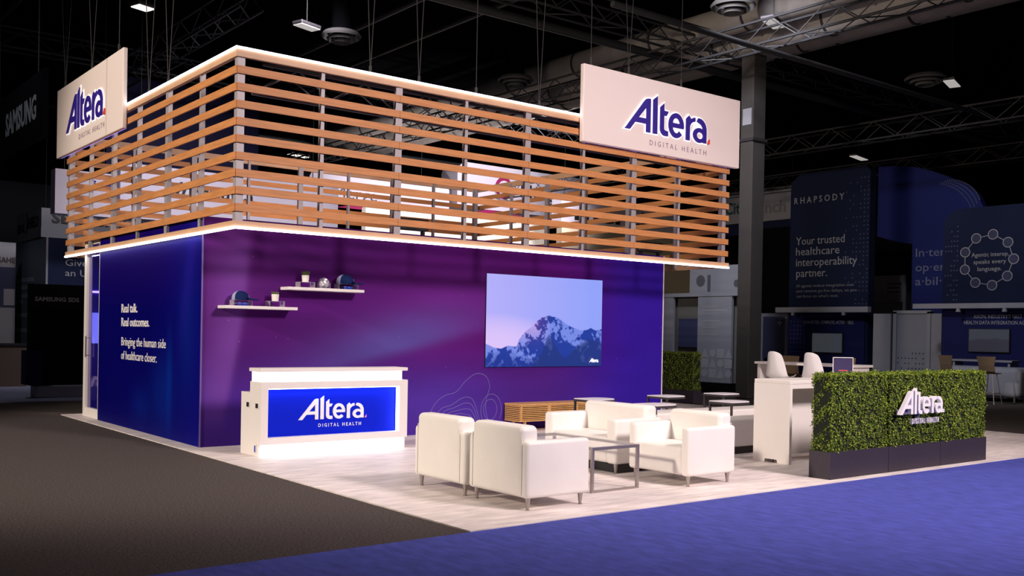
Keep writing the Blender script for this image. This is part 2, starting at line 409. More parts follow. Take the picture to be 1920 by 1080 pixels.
mb = MB(); mb.box((.0, .0, .012), (8.42, .12, WH)); mb.box((0, .12, .012), (.12, 4.39, WH)); mb.box((8.30, .12, .012), (8.42, 6.0, WH)); mb.box((.3, 5.9, .012), (8.3, 6.0, WH))
part('panel_frame', mb, M['violet'], wall, True)
grid_print('front_mural', (0, -.004, .012), (1, 0, 0), (0, 0, 1), 8.42, WH-.012, 180, 70, front_print, M['aurora'], wall, 'purple aurora mural')
grid_print('side_mural', (-.004, 4.39, .012), (0, -1, 0), (0, 0, 1), 4.39, WH-.012, 110, 60, side_print, M['aurora_side'], wall, 'dark blue aurora mural')
part('corner_trim', MB().box((-.012, -.012, .012), (.004, .004, WH)), mat('violet_trim', (.16, .10, .34), .4), wall, True)
part('edge_trim', MB().box((8.415, -.012, .012), (8.435, .12, WH)), M['white'], wall, True)
text('slogan', [('Real talk.', (-.006, 3.22, 1.736), .74, .13), ('Real outcomes.', (-.006, 3.215, 1.530), 1.26, .13)], M['white_letter'], wall, (0, -1, 0), (0, 0, 1), .010, .006, 'bold white slogan lines')
text('slogan', [('Bringing the human side', (-.006, 3.20, 1.238), 1.93, .13), ('of healthcare closer.', (-.006, 3.20, 1.030), 1.58, .13)], M['white_letter'], wall, (0, -1, 0), (0, 0, 1), -.003, .006, 'light white slogan lines')
# printed contour lines low on the wall
mb = MB()
def ribbon(pts, w=.004):
    for a, b in zip(pts[:-1], pts[1:]):
        a = Vector(a); b = Vector(b); d = (b-a)
        if d.length < 1e-6: continue
        n = Vector((-d.y, d.x)).normalized()*w
        mb.add([(a.x-n.x, -.0055, a.y-n.y), (b.x-n.x, -.0055, b.y-n.y), (b.x+n.x, -.0055, b.y+n.y), (a.x+n.x, -.0055, a.y+n.y)], [(0, 1, 2, 3)])
def smooth_line(ctrl, n=8):
    out = []
    P = [ctrl[0]]+list(ctrl)+[ctrl[-1]]
    for i in range(1, len(P)-2):
        for k in range(n):
            t = k/n; q = []
            for a in (0, 1):
                p0, p1, p2, p3 = P[i-1][a], P[i][a], P[i+1][a], P[i+2][a]
                q.append(.5*(2*p1+(p2-p0)*t+(2*p0-5*p1+4*p2-p3)*t*t+(3*p1-p0-3*p2+p3)*t**3))
            out.append(tuple(q))
    return out+[ctrl[-1]]
outer = [(3.32, .02), (3.42, .22), (3.58, .47), (3.75, .58), (3.95, .63), (4.12, .79), (4.32, .90), (4.5, .86), (4.58, .70), (4.52, .50), (4.52, .3), (4.62, .05)]
ribbon(smooth_line(outer))
for k in range(1, 6):
    t = k/6.0
    ribbon(smooth_line([(3.36+.10*k, .02), (3.46+.09*k, .24-.02*k), (3.62+.06*k, .42-.04*k), (3.82+.05*k, .48-.045*k), (4.05+.02*k, .62-.085*k), (4.22, .62-.09*k), (4.32-.01*k, .50-.08*k), (4.42-.02*k, .22-.04*k), (4.53-.035*k, -.0+.02)]))
ribbon(smooth_line([(4.60+.13*math.cos(a), .34+.16*math.sin(a)) for a in np.linspace(0, 6.283, 13)]))
ribbon(smooth_line([(4.62+.20*math.cos(a), .33+.25*math.sin(a)) for a in np.linspace(-.6, 4.4, 12)]))
part('contour_lines', mb, mat('contour_ink', (.16, .14, .42), .5), wall, True)

# glazed door at the far end of the side wall
dr = thing('glass_door', 'narrow glazed door in a white frame at left end of the dark blue wall', 'door', (0.03, 4.86, .012))
part('door_frame', MB().box((.022, 5.20, .012), (.12, 5.34, 2.95)).box((.022, 4.40, .012), (.12, 4.50, 2.95)).box((.03, 4.5, .012), (.11, 5.20, .16)).box((.03, 4.5, 2.87), (.11, 5.2, 2.95)), M['white'], dr, True)
part('glass_pane', MB().box((.06, 4.5, .16), (.07, 5.20, 2.87)), mat('tinted_glass', (.35, .3, .75), .05, trans=1.0), dr, True)
part('handle', MB().tube((.0, 5.13, 1.0), (.0, 5.13, 1.35), .012).tube((.0, 5.13, 1.03), (.06, 5.13, 1.03), .008).tube((.0, 5.13, 1.32), (.06, 5.13, 1.32), .008), M['steel'], dr, True)
iw = thing('inner_partition', 'dark blue inner wall with white letters glimpsed through the narrow glass door', 'wall', (.6, 5.87, .012))
part('panel', MB().box((.215, 5.85, .012), (1.6, 5.89, 2.9)), M['violet'], iw, True)
text('lettering', [('va', (.23, 5.848, .47), .30, .26)], M['white_letter'], iw, (1, 0, 0), (0, 0, 1), .02)
sc = thing('added_glow_panel', 'small added blue glow panel behind the narrow glass door', 'screen', (.4, 5.83, 1.2))
part('display', MB().box((.22, 5.82, 1.22), (.75, 5.848, 1.75)), glow('blue_glow_panel', (.10, .25, 1), 1.6), sc, True)  # glowing panel added to give blue light behind the door glass
solo('light_bar', MB().box((.22, 5.82, 2.10), (.8, 5.848, 2.13)), glow('inner_bar', (.75, .6, 1), 5), 'thin lavender light bar behind the narrow glass door', 'lamp')

# video wall
def mountain(x, z):
    w, h = 2.44, 1.45; u = x/w; v = z/h
    r = np.random.default_rng(5)
    def fbm(a, b, s, octv=5, base=None):
        t = np.zeros_like(a); amp = .5; rr = np.random.default_rng(s)
        for o in range(octv):
            k = (base or 3)*2**o; g = rr.random((k*2+3, k*2+3)); X = np.clip(a, 0, 1)*k*1.8; Y = np.clip(b, 0, 1)*k*1.2
            i = X.astype(int); j = Y.astype(int); fx = X-i; fy = Y-j; fx = fx*fx*(3-2*fx); fy = fy*fy*(3-2*fy)
            t += amp*((g[j, i]*(1-fx)+g[j, i+1]*fx)*(1-fy)+(g[j+1, i]*(1-fx)+g[j+1, i+1]*fx)*fy); amp *= .62
        return t
    sky = lerp(np.zeros(x.shape+(3,))+np.array([.30, .38, 1.0]), [.52, .46, 1.0], np.clip(1-u*1.1, 0, 1)*.8)
    sky = lerp(sky, [.80, .60, 1.0], np.clip(1-((u-.08)**2*3+(v-.25)**2*9), 0, 1)*.85)
    px = [0, .06, .13, .18, .25, .27, .32, .40, .46, .52, .57, .60, .66, .72, .80, .86, .90, .95, 1.0]
    pz = [.25, .21, .20, .225, .22, .30, .38, .48, .54, .565, .56, .545, .49, .45, .42, .425, .45, .42, .43]
    ridge = np.interp(u, px, pz)+.022*(fbm(u, u*0+.3, 11)-.5)*2
    m = sstep(.0, .006, ridge-v)
    f = fbm(u, v, 21, 6)
    g = fbm(np.clip(u*.8+.22*v, 0, 1), np.clip(v*.5+.2, 0, 1), 32, 5, 7); h2 = fbm(np.clip(u*.8+.25*(1-v), 0, 1), np.clip(v*.55, 0, 1), 44, 4, 9)
    hf = h2; n_ = (1-np.abs(2*g/1.05-1))+.8*(1-np.abs(2*h2/1.05-1))+.5*fbm(u, v, 9, 3, 22)
    n_ = (n_-n_.mean())/n_.std()
    snow = sstep(-.15, .75, n_-1.2*np.clip((ridge-v)/.4-.30, -.35, 1))*.95
    lit = np.clip(sstep(.56, .40, u)*sstep(.15, .55, v), 0, 1)
    rock = lerp(np.zeros(x.shape+(3,))+np.array([.012, .045, .36]), [.10, .05, .35], lit*.8)
    sn = lerp(np.zeros(x.shape+(3,))+np.array([.20, .28, .85]), [.62, .42, .85], lit*.9)
    mt = rock*(1-snow[..., None])+sn*snow[..., None]
    mt = lerp(mt, [.008, .032, .30], sstep(.20, .02, v+.16*(f-.5))*.9)
    hill = np.interp(u, [.0, .38, .52, .55, .62, .66, .70, .78, .88, 1.0], [-.05, -.03, .30, .27, .14, .09, .12, .24, .28, .27])+.10*(f-.5)+.05*(hf-.5)
    mt = lerp(mt, [.012, .035, .22], sstep(-.02, .035, hill-v)*.85)
    return sky*(1-m[..., None])+mt*m[..., None]
M['video'] = vcol('video_picture', .3, emit=.95)
tv = thing('video_screen', 'large lit video screen on purple wall showing a snowy blue mountain', 'screen', (5.69, -.02, 1.0))
part('screen_body', MB().box((4.47, -.028, 1.0), (6.91, -.006, 2.445)), M['black'], tv, True)
grid_print('picture', (4.47, -.030, 1.0), (1, 0, 0), (0, 0, 1), 2.44, 1.445, 320, 190, mountain, M['video'], tv)
wl = glow('white_glow_letters', (1, 1, 1), .95)
logo(tv, (6.64, -.031, 1.065), (1, 0, 0), (0, 0, 1), .21, wl, None, .002)

# ------------------------------------------------------------------ slatted canopy
EX, EY, RX, RY, Z1, Z2 = -.046, -1.111, 8.82, 6.21, 2.707, 4.846
can = thing('slatted_canopy', 'hung rectangular canopy of horizontal wooden slats with glowing white edges', 'canopy', ((EX+RX)/2, (EY+RY)/2, Z1))
slat_z = [4.58-.2025*k for k in range(9)]
fx = [EX, 2.18, 4.369, 6.54, RX]; ly = [EY, 1.275, 3.68, RY]
T = .022
def side_panels(a, b, fixed, axis, outward):
    mb = MB()
    for z in slat_z:
        lo, hi = (fixed-T, fixed) if outward < 0 else (fixed, fixed+T)
        if axis == 'x': mb.box((a, lo, z-.045), (b-.004, hi, z+.045))
        else: mb.box((lo, a, z-.045), (hi, b-.004, z+.045))
    part('slat_panel', mb, M['wood'], can, True)
for a, b in zip(fx[:-1], fx[1:]): side_panels(a, b, EY, 'x', -1); side_panels(a, b, RY, 'x', 1)
for a, b in zip(ly[:-1], ly[1:]): side_panels(a, b, EX, 'y', -1); side_panels(a, b, RX, 'y', 1)
def posts(pts, wide, yd, xd):
    for (x, y) in pts:
        w = .05 if wide else .024
        part('post', MB().box((x-w if yd else x-.03, y-.03 if yd else y-w, Z1+.04), (x+w if yd else x+.03, y+.03 if yd else y+w, Z2-.05)), M['post'], can, True)
D = .034
posts([(x, EY+D) for x in fx[1:-1]], True, True, False); posts([(x, RY-D) for x in fx[1:-1]], True, True, False)
posts([(x, EY+D) for x in (1.072, 3.271, 5.461, 7.588)], False, True, False); posts([(x, RY-D) for x in (1.072, 3.271, 5.461, 7.588)], False, True, False)
posts([(EX+D, y) for y in ly[1:-1]], True, False, True); posts([(RX-D, y) for y in ly[1:-1]], True, False, True)
posts([(EX+D, y) for y in (.063, 2.488, 4.9)], False, False, True); posts([(RX-D, y) for y in (.063, 2.488, 4.9)], False, False, True)
for x in (EX+.05, RX-.10):
    for y in (EY+.05, RY-.05):
        part('corner_post', MB().box((x-.045, y-.045, Z1+.04), (x+.045, y+.045, Z2-.05)), M['post'], can, True)
def ring(z0, z1, out, inn):
    mb = MB()
    mb.box((EX-out, EY-out, z0), (RX+out, EY+inn, z1)); mb.box((EX-out, RY-inn, z0), (RX+out, RY+out, z1))
    mb.box((EX-out, EY+inn, z0), (EX+inn, RY-inn, z1)); mb.box((RX-inn, EY+inn, z0), (RX+out, RY-inn, z1))
    return mb
M['fascia'] = mat('fascia_wood', (.60, .36, .22), .5, var=.08, vs=3)
part('top_fascia', ring(Z2-.115, Z2-.026, T, .03), M['fascia'], can, True)
part('top_rail', ring(Z2-.026, Z2-.004, -.006, .03), M['fascia'], can, True)
part('bottom_fascia', ring(Z1+.026, Z1+.095, T, .03), M['fascia'], can, True)
part('bottom_rail', ring(Z1+.008, Z1+.026, -.006, .03), M['fascia'], can, True)
part('top_light_strip', ring(Z2-.026, Z2, T+.012, .005), M['led'], can, True, label='glowing white strip along the top edge')
part('bottom_light_strip', MB().box((EX-T-.012, EY-T-.012, Z1), (RX+T, EY+.005, Z1+.026)).box((EX-T-.012, EY+.005, Z1), (EX+.005, RY+T, Z1+.026)), M['led'], can, True, label='glowing white strip along the bottom edge')
# truss frame inside the top of the canopy
mb = MB()
def truss_mesh(mb, p0, p1, h=.3, r=.022, step=.45):
    p0 = Vector(p0); p1 = Vector(p1); L = (p1-p0).length; d = (p1-p0).normalized(); s = Vector((0, 0, 1)).cross(d)*h/2
    ch = [p0+s, p0-s, p0+s+Vector((0, 0, h)), p0-s+Vector((0, 0, h))]
    for c in ch: mb.tube(c, c+d*L, r, r, 6)
    n = max(2, int(L/step))
    for i in range(n):
        a = d*(L*i/n); b = d*(L*(i+1)/n)
        if i % 2: a, b = b, a
        mb.tube(ch[0]+a, ch[2]+b, r*.5, None, 5); mb.tube(ch[1]+a, ch[3]+b, r*.5, None, 5); mb.tube(ch[0]+a, ch[1]+b, r*.5, None, 5)
truss_mesh(mb, (EX+.4, EY+.35, Z2-.40), (RX-.4, EY+.35, Z2-.40))
part('truss', mb, mat('truss_metal', (.12, .11, .13), .5, .5), can, True)

# hanging light-box signs
def sign_right():
    s = thing('hanging_sign', 'white light-box sign with navy wordmark at right end of the canopy front', 'sign', (7.13, -1.18, 4.43), 0)
    part('cabinet', MB().rbox((5.32, -1.228, 4.43), (8.95, -1.150, 5.595), .012, 2), M['sign_face'], s, True)
    logo(s, (6.17, -1.228, 4.74), (1, 0, 0), (0, 0, 1), 1.98, M['navy_letter'], M['red_tip'], .03, 0, M['halo'], .24, M['grey_letter'], 1.345, .085, (.575, -.19), hs=.93)
    return s
def sign_left():
    s = thing('hanging_sign', 'white light-box sign with navy wordmark on the left side of the canopy', 'sign', (-.11, 4.7, 4.47), 0)
    part('cabinet', MB().rbox((-.152, 2.86, 4.465), (-.086, 6.57, 5.66), .012, 2), M['sign_face'], s, True)
    part('panel_seam', MB().box((-.1535, 3.655, 4.48), (-.151, 3.665, 5.65)), M['grey_letter'], s, True)
    logo(s, (-.152, 5.85, 4.80), (0, -1, 0), (0, 0, 1), 2.16, M['navy_letter'], M['red_tip'], .03, 0, M['halo'], .24, M['grey_letter'], 1.40, .085, (.70, -.19), hs=.93)
    return s
r_ = sign_right(); l_ = sign_left()
M['back_glow'] = glow('sign_back_glow', (.22, .18, 1), 1.6)
part('back_light', MB().box((5.4, -1.150, 4.433), (8.9, -1.146, 4.455)), M['back_glow'], r_, True)
part('back_light', MB().box((-.086, 2.9, 4.468), (-.082, 6.5, 4.49)), M['back_glow'], l_, True)

# ------------------------------------------------------------------ reception desk
dk = thing('reception_desk', 'white reception desk with glowing bands and blue logo front before the purple wall', 'desk', (1.25, -1.0, .012))
Z0 = .012
prof = [(-1.24, Z0), (-.72, Z0), (-.72, .765), (-.975, .765), (-.975, .90), (-1.294, .90), (-1.294, .155), (-1.24, .155)]
mb = MB(); mb.prism(prof, 'x', .235, .262); mb.prism(prof, 'x', 2.243, 2.27)
mb.box((.262, -.75, Z0), (2.243, -.72, .765)); mb.box((.262, -.975, .74), (2.243, -.72, .765)); mb.box((.262, -1.0, .60), (2.243, -.975, .90))
mb.box((.262, -1.294, .82), (2.243, -.975, .90)); mb.box((.262, -1.294, .155), (2.243, -1.15, .235))
mb.box((.262, -1.294, .235), (.325, -1.15, .82)); mb.box((2.15, -1.294, .235), (2.243, -1.15, .82))
mb.box((.262, -1.19, .235), (2.15, -1.15, .82))
part('body', mb, M['white'], dk, True)
part('counter_top', MB().rbox((.222, -1.305, 1.02), (2.262, -.965, 1.062), .006, 2), M['white'], dk, True)
part('glow_band', MB().box((.25, -1.275, .90), (2.19, -.99, 1.02)), M['desk_glow'], dk, True, label='glowing white band under the counter top')
part('base_glow', MB().box((.262, -1.262, Z0), (2.235, -1.225, .155)), M['desk_glow'], dk, True, label='glowing white plinth')
part('front_panel', MB().box((.325, -1.198, .235), (2.15, -1.19, .82)), M['desk_blue'], dk, True, label='deep blue front panel')
part('light_strip', MB().box((.33, -1.285, .812), (2.145, -1.22, .82)).box((2.142, -1.285, .24), (2.15, -1.215, .82)), glow('desk_strip', (.85, .92, 1), 5), dk, True)
logo(dk, (.76, -1.198, .425), (1, 0, 0), (0, 0, 1), .95, M['white_letter'], M['pink_tip'], .012, 0, None, .3, M['white_letter'], .60, .042, (.275, -.095), hs=.93, tagbold=.008)
for y in (-.93, -1.19):
    g = part('hand_hole', MB().rbox((.228, y-.055, .575), (.236, y+.055, .655), .02, 3), M['white'], dk, True)
    part('opening', MB().rbox((.224, y-.035, .587), (.231, y+.035, .643), .015, 3), M['black'], g, True)
g = part('power_inlet', MB().rbox((.226, -1.185, .045), (.236, -1.125, .155), .02, 3), M['white'], dk, True)
part('socket', MB().rbox((.222, -1.175, .06), (.23, -1.14, .14), .012, 3), M['blue_lens'], g, True)

# ------------------------------------------------------------------ lounge seating
FZ = .012
def armchair(name, label, w=.86, d=.73, arm=.115, plinth=False, group=None, cat='armchair'):
    t = thing(name, label, cat, (0, 0, FZ), 0, group)
    h = w/2
    part('seat', MB().rbox((-d/2+.15, -h+arm-.01, .11), (d/2-.005, h-arm+.01, .40), .035, 4), M['leather'], t, smooth=True)
    for s in (-1, 1):
        part('arm', MB().rbox((-d/2, s*h, .105), (d/2, s*(h-arm), .60), .035, 4), M['leather'], t, smooth=True)
    b = MB().rbox((-d/2-.004, -h+arm*.55, .105), (-d/2+.19, h-arm*.55, .735), .05, 5)
    b.v = [(x-(.03*max(0, z-.4)), y, z+(.012*math.cos(y/h*3.0) if z > .65 else 0)) for x, y, z in b.v]
    bk = part('backrest', b, M['leather'], t, smooth=True)
    for s in (-1, 1): part('seam', MB().box((-d/2-.007, s*(h-arm*.62)-.002, .13), (-d/2+.005, s*(h-arm*.62)+.002, .62)), mat('seam_thread', (.74, .69, .64), .6), bk)
    if plinth: part('plinth', MB().box((-d/2+.06, -h+.06, .0), (d/2-.10, h-.06, .11)), M['black'], t)
    for x in (-d/2+.06, d/2-.06):
        for y in (-h+.06, h-.06):
            part('leg', MB().tube((x, y, 0), (x, y, .006), .019, .019, 12).tube((x, y, .006), (x, y, .108), .013, .025, 12), M['steel'], t, smooth=True)
    return t
G = 'white armchairs around the glass coffee table'
ca = armchair('armchair', 'white leather armchair seen from behind, nearest the glowing desk', group=G); ca.location = (1.0, -4.44, FZ)
dup(ca, (1.005, -5.355, FZ), 0, 'nearest white leather armchair, seen from behind at the front carpet edge', G)
dup(ca, (3.245, -5.18, FZ), math.pi, 'white leather armchair facing left beside the coffee table, in front of the bar table', G)
lv = armchair('loveseat', 'wide white leather loveseat behind the coffee table, on a black plinth', 1.22, .73, .16, True, None, 'sofa'); lv.location = (3.265, -3.93, FZ); lv.rotation_euler[2] = math.pi
def bench(label, x0, x1, y0, y1):
    t = thing('bench', label, 'bench', ((x0+x1)/2, (y0+y1)/2, FZ), 0, 'low white upholstered benches')
    part('seat', MB().rbox((x0, y0, .11), (x1, y1, .475), .03, 4), M['leather'], t, True, True)
    part('plinth', MB().box((x0+.06, y0+.05, FZ), (x1-.06, y1-.05, .112)), M['black'], t, True)
bench('low white upholstered bench on a black plinth, directly behind the armchair facing left', 4.4, 6.7, -4.03, -3.64)
bench('low white upholstered bench, farther one beside the purple wall and back hedge', 5.05, 8.2, -2.95, -2.45)

# glass coffee table
cx0, cx1, cy0, cy1 = 1.80, 2.44, -5.35, -4.05
ct = thing('coffee_table', 'glass-topped coffee table with square steel frame between the white armchairs', 'table', ((cx0+cx1)/2, (cy0+cy1)/2, FZ))
for y in (cy0, cy1-.028):
    b = MB(); r = .028
    b.box((cx0, y, FZ), (cx0+r, y+r, .45)).box((cx1-r, y, FZ), (cx1, y+r, .45)).box((cx0+r, y, FZ), (cx1-r, y+r, FZ+.02)).box((cx0+r, y, .45-r), (cx1-r, y+r, .45))
    part('frame_loop', b, M['steel'], ct, True)
part('rail', MB().box((cx0, cy0+.028, .425), (cx0+.02, cy1-.028, .45)).box((cx1-.02, cy0+.028, .425), (cx1, cy1-.028, .45)), M['steel'], ct, True)
part('glass_top', MB().box((cx0, cy0, .4505), (cx1, cy1, .460)), M['glass'], ct, True)

# C-shaped laptop tables
def side_table(label, x, y):
    t = thing('side_table', label, 'table', (x+.22, y-.2, FZ), 0, 'small C-shaped side tables')
    top = [(x-.02, y), (x-.02, y-.40)]+[(x+.28+.2*math.cos(a), y-.2+.2*math.sin(a)) for a in np.linspace(-1.571, 1.571, 9)]
    part('table_top', MB().prism(top, 'z', .640, .652), M['table_top'], t, True)
    rim = [(x-.026, y+.006), (x-.026, y-.406)]+[(x+.28+.206*math.cos(a), y-.2+.206*math.sin(a)) for a in np.linspace(-1.571, 1.571, 9)]
    part('rim', MB().prism(rim, 'z', .612, .640), M['dark_frame'], t, True)
    for yy in (y-.01, y-.385): part('leg', MB().box((x-.02, yy-.012, FZ), (x+.006, yy+.012, .612)), M['dark_frame'], t, True)
    part('foot', MB().box((x-.02, y-.397, FZ), (x+.42, y-.37, FZ+.02)).box((x-.02, y-.025, FZ), (x+.42, y+.002, FZ+.02)).box((x+.40, y-.37, FZ), (x+.42, y-.025, FZ+.02)), M['dark_frame'], t, True)
side_table('small C-shaped side table in front of the slatted wooden cabinet', 4.50, -2.08)
side_table('small C-shaped side table just behind the loveseat, lowest against the purple wall', 4.54, -3.19)
side_table('small C-shaped side table in front of the back hedge planter', 6.0, -2.02)
side_table('small C-shaped side table farthest right and back, right of the hedge planter', 7.31, -1.97)
side_table('small C-shaped side table between the two benches, left of the bar table', 5.98, -3.22)

# slatted media cabinet
cb = thing('media_cabinet', 'low slatted oak cabinet on legs against the purple wall under the screen', 'cabinet', (5.75, -.22, FZ))
X0, X1, Y0, Y1 = 4.87, 6.64, -.405, -.025
part('carcass', MB().box((X0+.02, Y0+.03, .175), (X1-.02, Y1, .41)), mat('cabinet_dark', (.05, .025, .012), .7), cb, True)
part('top', MB().rbox((X0-.005, Y0-.005, .41), (X1+.005, Y1+.005, .438), .004, 2), M['oak'], cb, True)
part('bottom_rail', MB().box((X0, Y0, .165), (X1, Y1, .185)), M['oak'], cb, True)
for i in range(3):
    a = X0+.02+(X1-X0-.04)*i/3; b2 = X0+.02+(X1-X0-.04)*(i+1)/3; b = MB()
    b.box((a, Y0, .185), (a+.03, Y0+.02, .41)); b.box((b2-.03, Y0, .185), (b2, Y0+.02, .41))
    for k in range(8): b.box((a+.03, Y0+.004, .194+k*.028), (b2-.03, Y0+.018, .210+k*.028))
    part('slatted_door', b, M['oak'], cb, True)
for xx in (X0, X1-.02):
    b = MB()
    for k in range(8): b.box((xx, Y0+.02, .194+k*.028), (xx+.02, Y1, .210+k*.028))
    part('slatted_side', b, M['oak'], cb, True)
for x in (X0+.14, X1-.14):
    for y in (Y0+.05, Y1-.05): part('leg', MB().tube((x, y, FZ), (x, y, .167), .017, .026, 10), M['oak'], cb, True)

# ------------------------------------------------------------------ wall shelves and what stands on them
def shelf(label, x0, x1, z):
    solo('wall_shelf', MB().rbox((x0, -.25, z-.04), (x1, -.006, z), .006, 2), M['white'], label, 'shelf', 'floating white wall shelves')
shelf('lower white floating shelf on the purple wall, with a cap and one pot', .20, 1.20, 1.822)
shelf('upper white floating shelf on the purple wall, holding pot, foil ball and cap', 1.06, 2.20, 2.092)
def riser(label, x, z, w=.24, h=.075, y=-.135):
    b = MB()
    b.box((x-w/2, y-.07, z+h-.006), (x+w/2, y+.07, z+h)); b.box((x-w/2, y-.07, z), (x-w/2+.005, y+.07, z+h-.006)); b.box((x+w/2-.005, y-.07, z), (x+w/2, y+.07, z+h-.006))
    solo('acrylic_riser', b, M['acrylic'], label, 'stand', 'clear risers on the wall shelves')
    return z+h
def cap(label, x, z, s=1.0, y=-.135):
    t = thing('baseball_cap', label, 'cap', (x, y, z), 0, 'navy trucker caps')
    n = 18; prof = [(.098, 0), (.098, .03), (.09, .065), (.068, .095), (.035, .112), (0.001, .116)]
    def dome(a0, a1):
        mb = MB(); v = []; f = []
        for r, zz in prof:
            for i in range(n+1):
                a = math.radians(a0+(a1-a0)*i/n); v.append((r*1.12*s*math.cos(a), r*s*math.sin(a), zz*s))
        for j in range(len(prof)-1):
            for i in range(n): f.append((j*(n+1)+i, j*(n+1)+i+1, (j+1)*(n+1)+i+1, (j+1)*(n+1)+i))
        return mb.add(v, f)
    part('front_panel', dome(-150, 100), M['cap_navy'], t, smooth=True)
    part('mesh_back', dome(100, 210), M['cap_mesh'], t, smooth=True)
    v = []; f = []
    for k in range(13):
        a = math.radians(-75+k*11)
        v += [(.105*s*math.cos(a), .095*s*math.sin(a), .006), ((.245-.02*abs(k-6)/6)*s*math.cos(a)+.01, .12*s*math.sin(a), -.004), (.105*s*math.cos(a), .095*s*math.sin(a), .022), ((.245-.02*abs(k-6)/6)*s*math.cos(a)+.01, .12*s*math.sin(a), .010)]
    for k in range(12):
        i = k*4; j = i+4
        f += [(i, j, j+1, i+1), (i+2, i+3, j+3, j+2), (i+1, j+1, j+3, i+3)]
    v = [(p[0], p[1], p[2]+.004) for p in v]
    part('brim', MB().add(v, f), M['cap_navy'], t)
    part('badge', MB().box((.095*s, -.03, .03*s), (.108*s, .02, .06*s)), mat('cap_badge', (.15, .22, .45), .7), t)
def pot(label, x, z, sprout, y=-.135):
    t = thing('potted_plant', label, 'plant', (x, y, z), 0, 'small potted plants on the wall shelves')
    part('pot', MB().lathe([(.001, 0), (.042, 0), (.05, .09), (.046, .09), (.044, .07), (.001, .07)], n=20), M['pot'], t, smooth=True)
    b = MB()
    for i in range(60):
        a = random.random()*6.28; r = .045*math.sqrt(random.random()); h = .03+random.random()*(.05 if sprout else .02); l = .012 if not sprout else .025
        p0 = (r*math.cos(a)*.8, r*math.sin(a)*.8, .07); p1 = (r*math.cos(a)*1.15+random.uniform(-l, l), r*math.sin(a)*1.15+random.uniform(-l, l), .075+h)
        b.tube(p0, p1, .006, .002, 5)
    part('foliage', b, M['herb'], t)
def glasses(label, x, z, y=-.17):
    t = thing('sunglasses', label, 'sunglasses', (x, y, z), 0, 'blue sunglasses on the wall shelves')
    for s in (-1, 1):
        part('lens', MB().rbox((s*.036-.03, -.006, .004), (s*.036+.03, .006, .044), .012, 3), M['blue_lens'], t, smooth=True)
        part('temple', MB().box((s*.068-.002, 0, .03), (s*.068+.002, .11, .036)), M['cap_mesh'], t)
    part('bridge', MB().box((-.008, -.005, .026), (.008, .005, .034)), M['cap_mesh'], t)
z = riser('clear riser under the cap on the lower shelf', .46, 1.822, .25)
cap('navy trucker cap on the lower shelf', .45, z+.001)
glasses('blue sunglasses under the riser on the lower shelf', .47, 1.822)
z = riser('clear riser under the pot on the lower shelf', .93, 1.822, .21)
pot('white pot of low green succulents on the lower shelf', .93, z, False)
z = riser('clear riser under the pot on the upper shelf', 1.36, 2.092, .22)
pot('white pot with a taller sprouting plant on the upper shelf', 1.36, z, True)
z = riser('clear riser under the cap on the upper shelf', 1.98, 2.092, .30)
cap('navy trucker cap on the upper shelf', 1.96, z+.001, 1.12)
glasses('blue sunglasses under the riser on the upper shelf', 1.99, 2.092)
bl = thing('foil_ball', 'crumpled silver foil ball ornament in the middle of the upper shelf', 'ornament', (1.63, -.14, 2.092))
bm = bmesh.new(); bmesh.ops.create_icosphere(bm, subdivisions=3, radius=.072)
rr = np.random.default_rng(3); dirs = rr.normal(size=(26, 3)); dirs /= np.linalg.norm(dirs, axis=1)[:, None]
for v in bm.verts:
    n = v.co.normalized(); k = sorted(float(n.x*d[0]+n.y*d[1]+n.z*d[2]) for d in dirs)[-2:]
    v.co = n*(.078-.09*(k[1]-k[0]) if k[1]-k[0] < .2 else .06)
bm.verts.index_update(); b = MB().add([(v.co.x, v.co.y, v.co.z+.074) for v in bm.verts], [[v.index for v in f.verts] for f in bm.faces]); bm.free()
part('foil', b, M['silver'], bl)
part('cradle', MB().box((-.07, -.06, 0), (.07, .06, .004)).box((-.072, -.06, 0), (-.068, .06, .075)).box((.068, -.06, 0), (.072, .06, .075)), M['acrylic'], bl)

